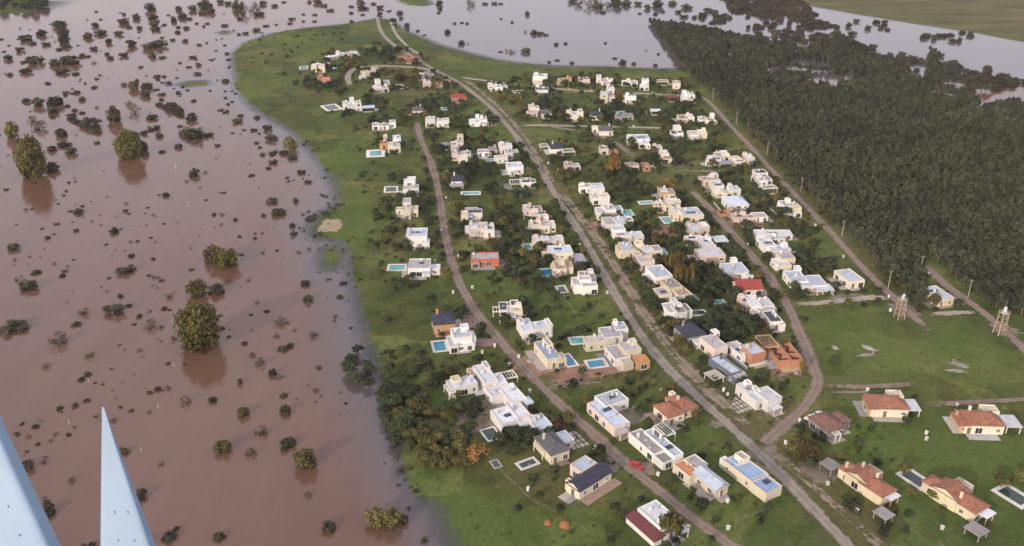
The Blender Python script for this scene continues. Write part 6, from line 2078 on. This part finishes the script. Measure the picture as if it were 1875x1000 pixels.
def strut(rows, d, label):
    """a faired strut given by its left and right edge at a few rows; elliptical section"""
    t = thing('aircraft_strut', label, 'aircraft strut', near((rows[-1][0] + rows[-1][1]) / 2, rows[-1][2], d), 0, 'white aircraft struts')
    o = t.location.copy()
    fw = Vector((0, math.cos(PITCH), -math.sin(PITCH)))

    def ring(a, b, y, grow=1.0):
        A, B_ = near(a, y, d) - o, near(b, y, d) - o
        c, h_ = (A + B_) / 2, (B_ - A) / 2 * grow
        sg = lambda q: math.copysign(abs(q) ** .22, q)
        return [tuple(c + h_ * sg(math.cos(6.28318 * k / 20)) + fw * h_.length * .3 * sg(math.sin(6.28318 * k / 20))) for k in range(20)]
    m = MB()
    R_ = []
    for i in range(len(rows) - 1):
        for k in range(6):
            f = k / 6
            R_.append(ring(*[rows[i][q] * (1 - f) + rows[i + 1][q] * f for q in range(3)]))
    R_.append(ring(*rows[-1]))
    base = 0
    for r in R_:
        m.v += r
    for i in range(len(R_) - 1):
        for k in range(20):
            k2 = (k + 1) % 20
            m.f.append((i * 20 + k, i * 20 + k2, (i + 1) * 20 + k2, (i + 1) * 20 + k))
            m.mi.append(0)
    m.f.append(tuple(range(20)))
    m.mi.append(0)
    ob = m.build('fairing', 'aircraft_paint', t)
    # joint band and rivets
    a, b, y = [rows[0][q] * .70 + rows[1][q] * .30 for q in range(3)]
    j = MB()
    r1, r2 = ring(a, b, y, 1.02), ring(a + .8, b + .8, y + 3.5, 1.02)
    j.v += r1 + r2
    for k in range(20):
        k2 = (k + 1) % 20
        j.f.append((k, k2, 20 + k2, 20 + k))
        j.mi.append(0)
    j.build('joint_band', 'aircraft_joint', t)
    for f in (.52, .66, .8, .92):
        a, b, y = [rows[0][q] * (1 - f) + rows[-1][q] * f for q in range(3)]
        for s in (.35, .68):
            c = near(a + (b - a) * s, y, d) - o - fw * ((b - a) / F * d * .5 * .3)
            MB().tube([tuple(c + fw * .01), tuple(c - fw * .003)], [.0035, .0035], 6).build('rivet', 'aircraft_joint', t)


strut([(-130, -20, 730), (-120, 2, 782), (-95, 30, 845), (-40, 104, 1005), (-10, 150, 1100)], 2.6, 'pale blue-white aircraft strut crossing the lower left corner')
strut([(186.5, 190.5, 746), (187, 198, 768), (187, 214, 815), (188, 282, 1003), (190, 325, 1110)], 2.6, 'pale blue-white aircraft strut tip right of the corner strut')


# ------------------------------------------------------------------ the evening air
hm = bpy.data.materials.new('haze')
hm.use_nodes = True
ht = hm.node_tree
ht.nodes.remove(ht.nodes['Principled BSDF'])
pv = ht.nodes.new('ShaderNodeVolumePrincipled')
pv.inputs['Color'].default_value = (0.86, 0.88, 0.92, 1)
pv.inputs['Density'].default_value = 0.00005
pv.inputs['Anisotropy'].default_value = 0.0
ht.links.new(pv.outputs[0], ht.nodes['Material Output'].inputs['Volume'])
MATS['haze'] = hm
struct(MB().box(-9600, 9600, -9600, 9600, -3.0, ALT + 6).build('haze', 'haze'), 'stuff', 'thin evening haze over the whole place')
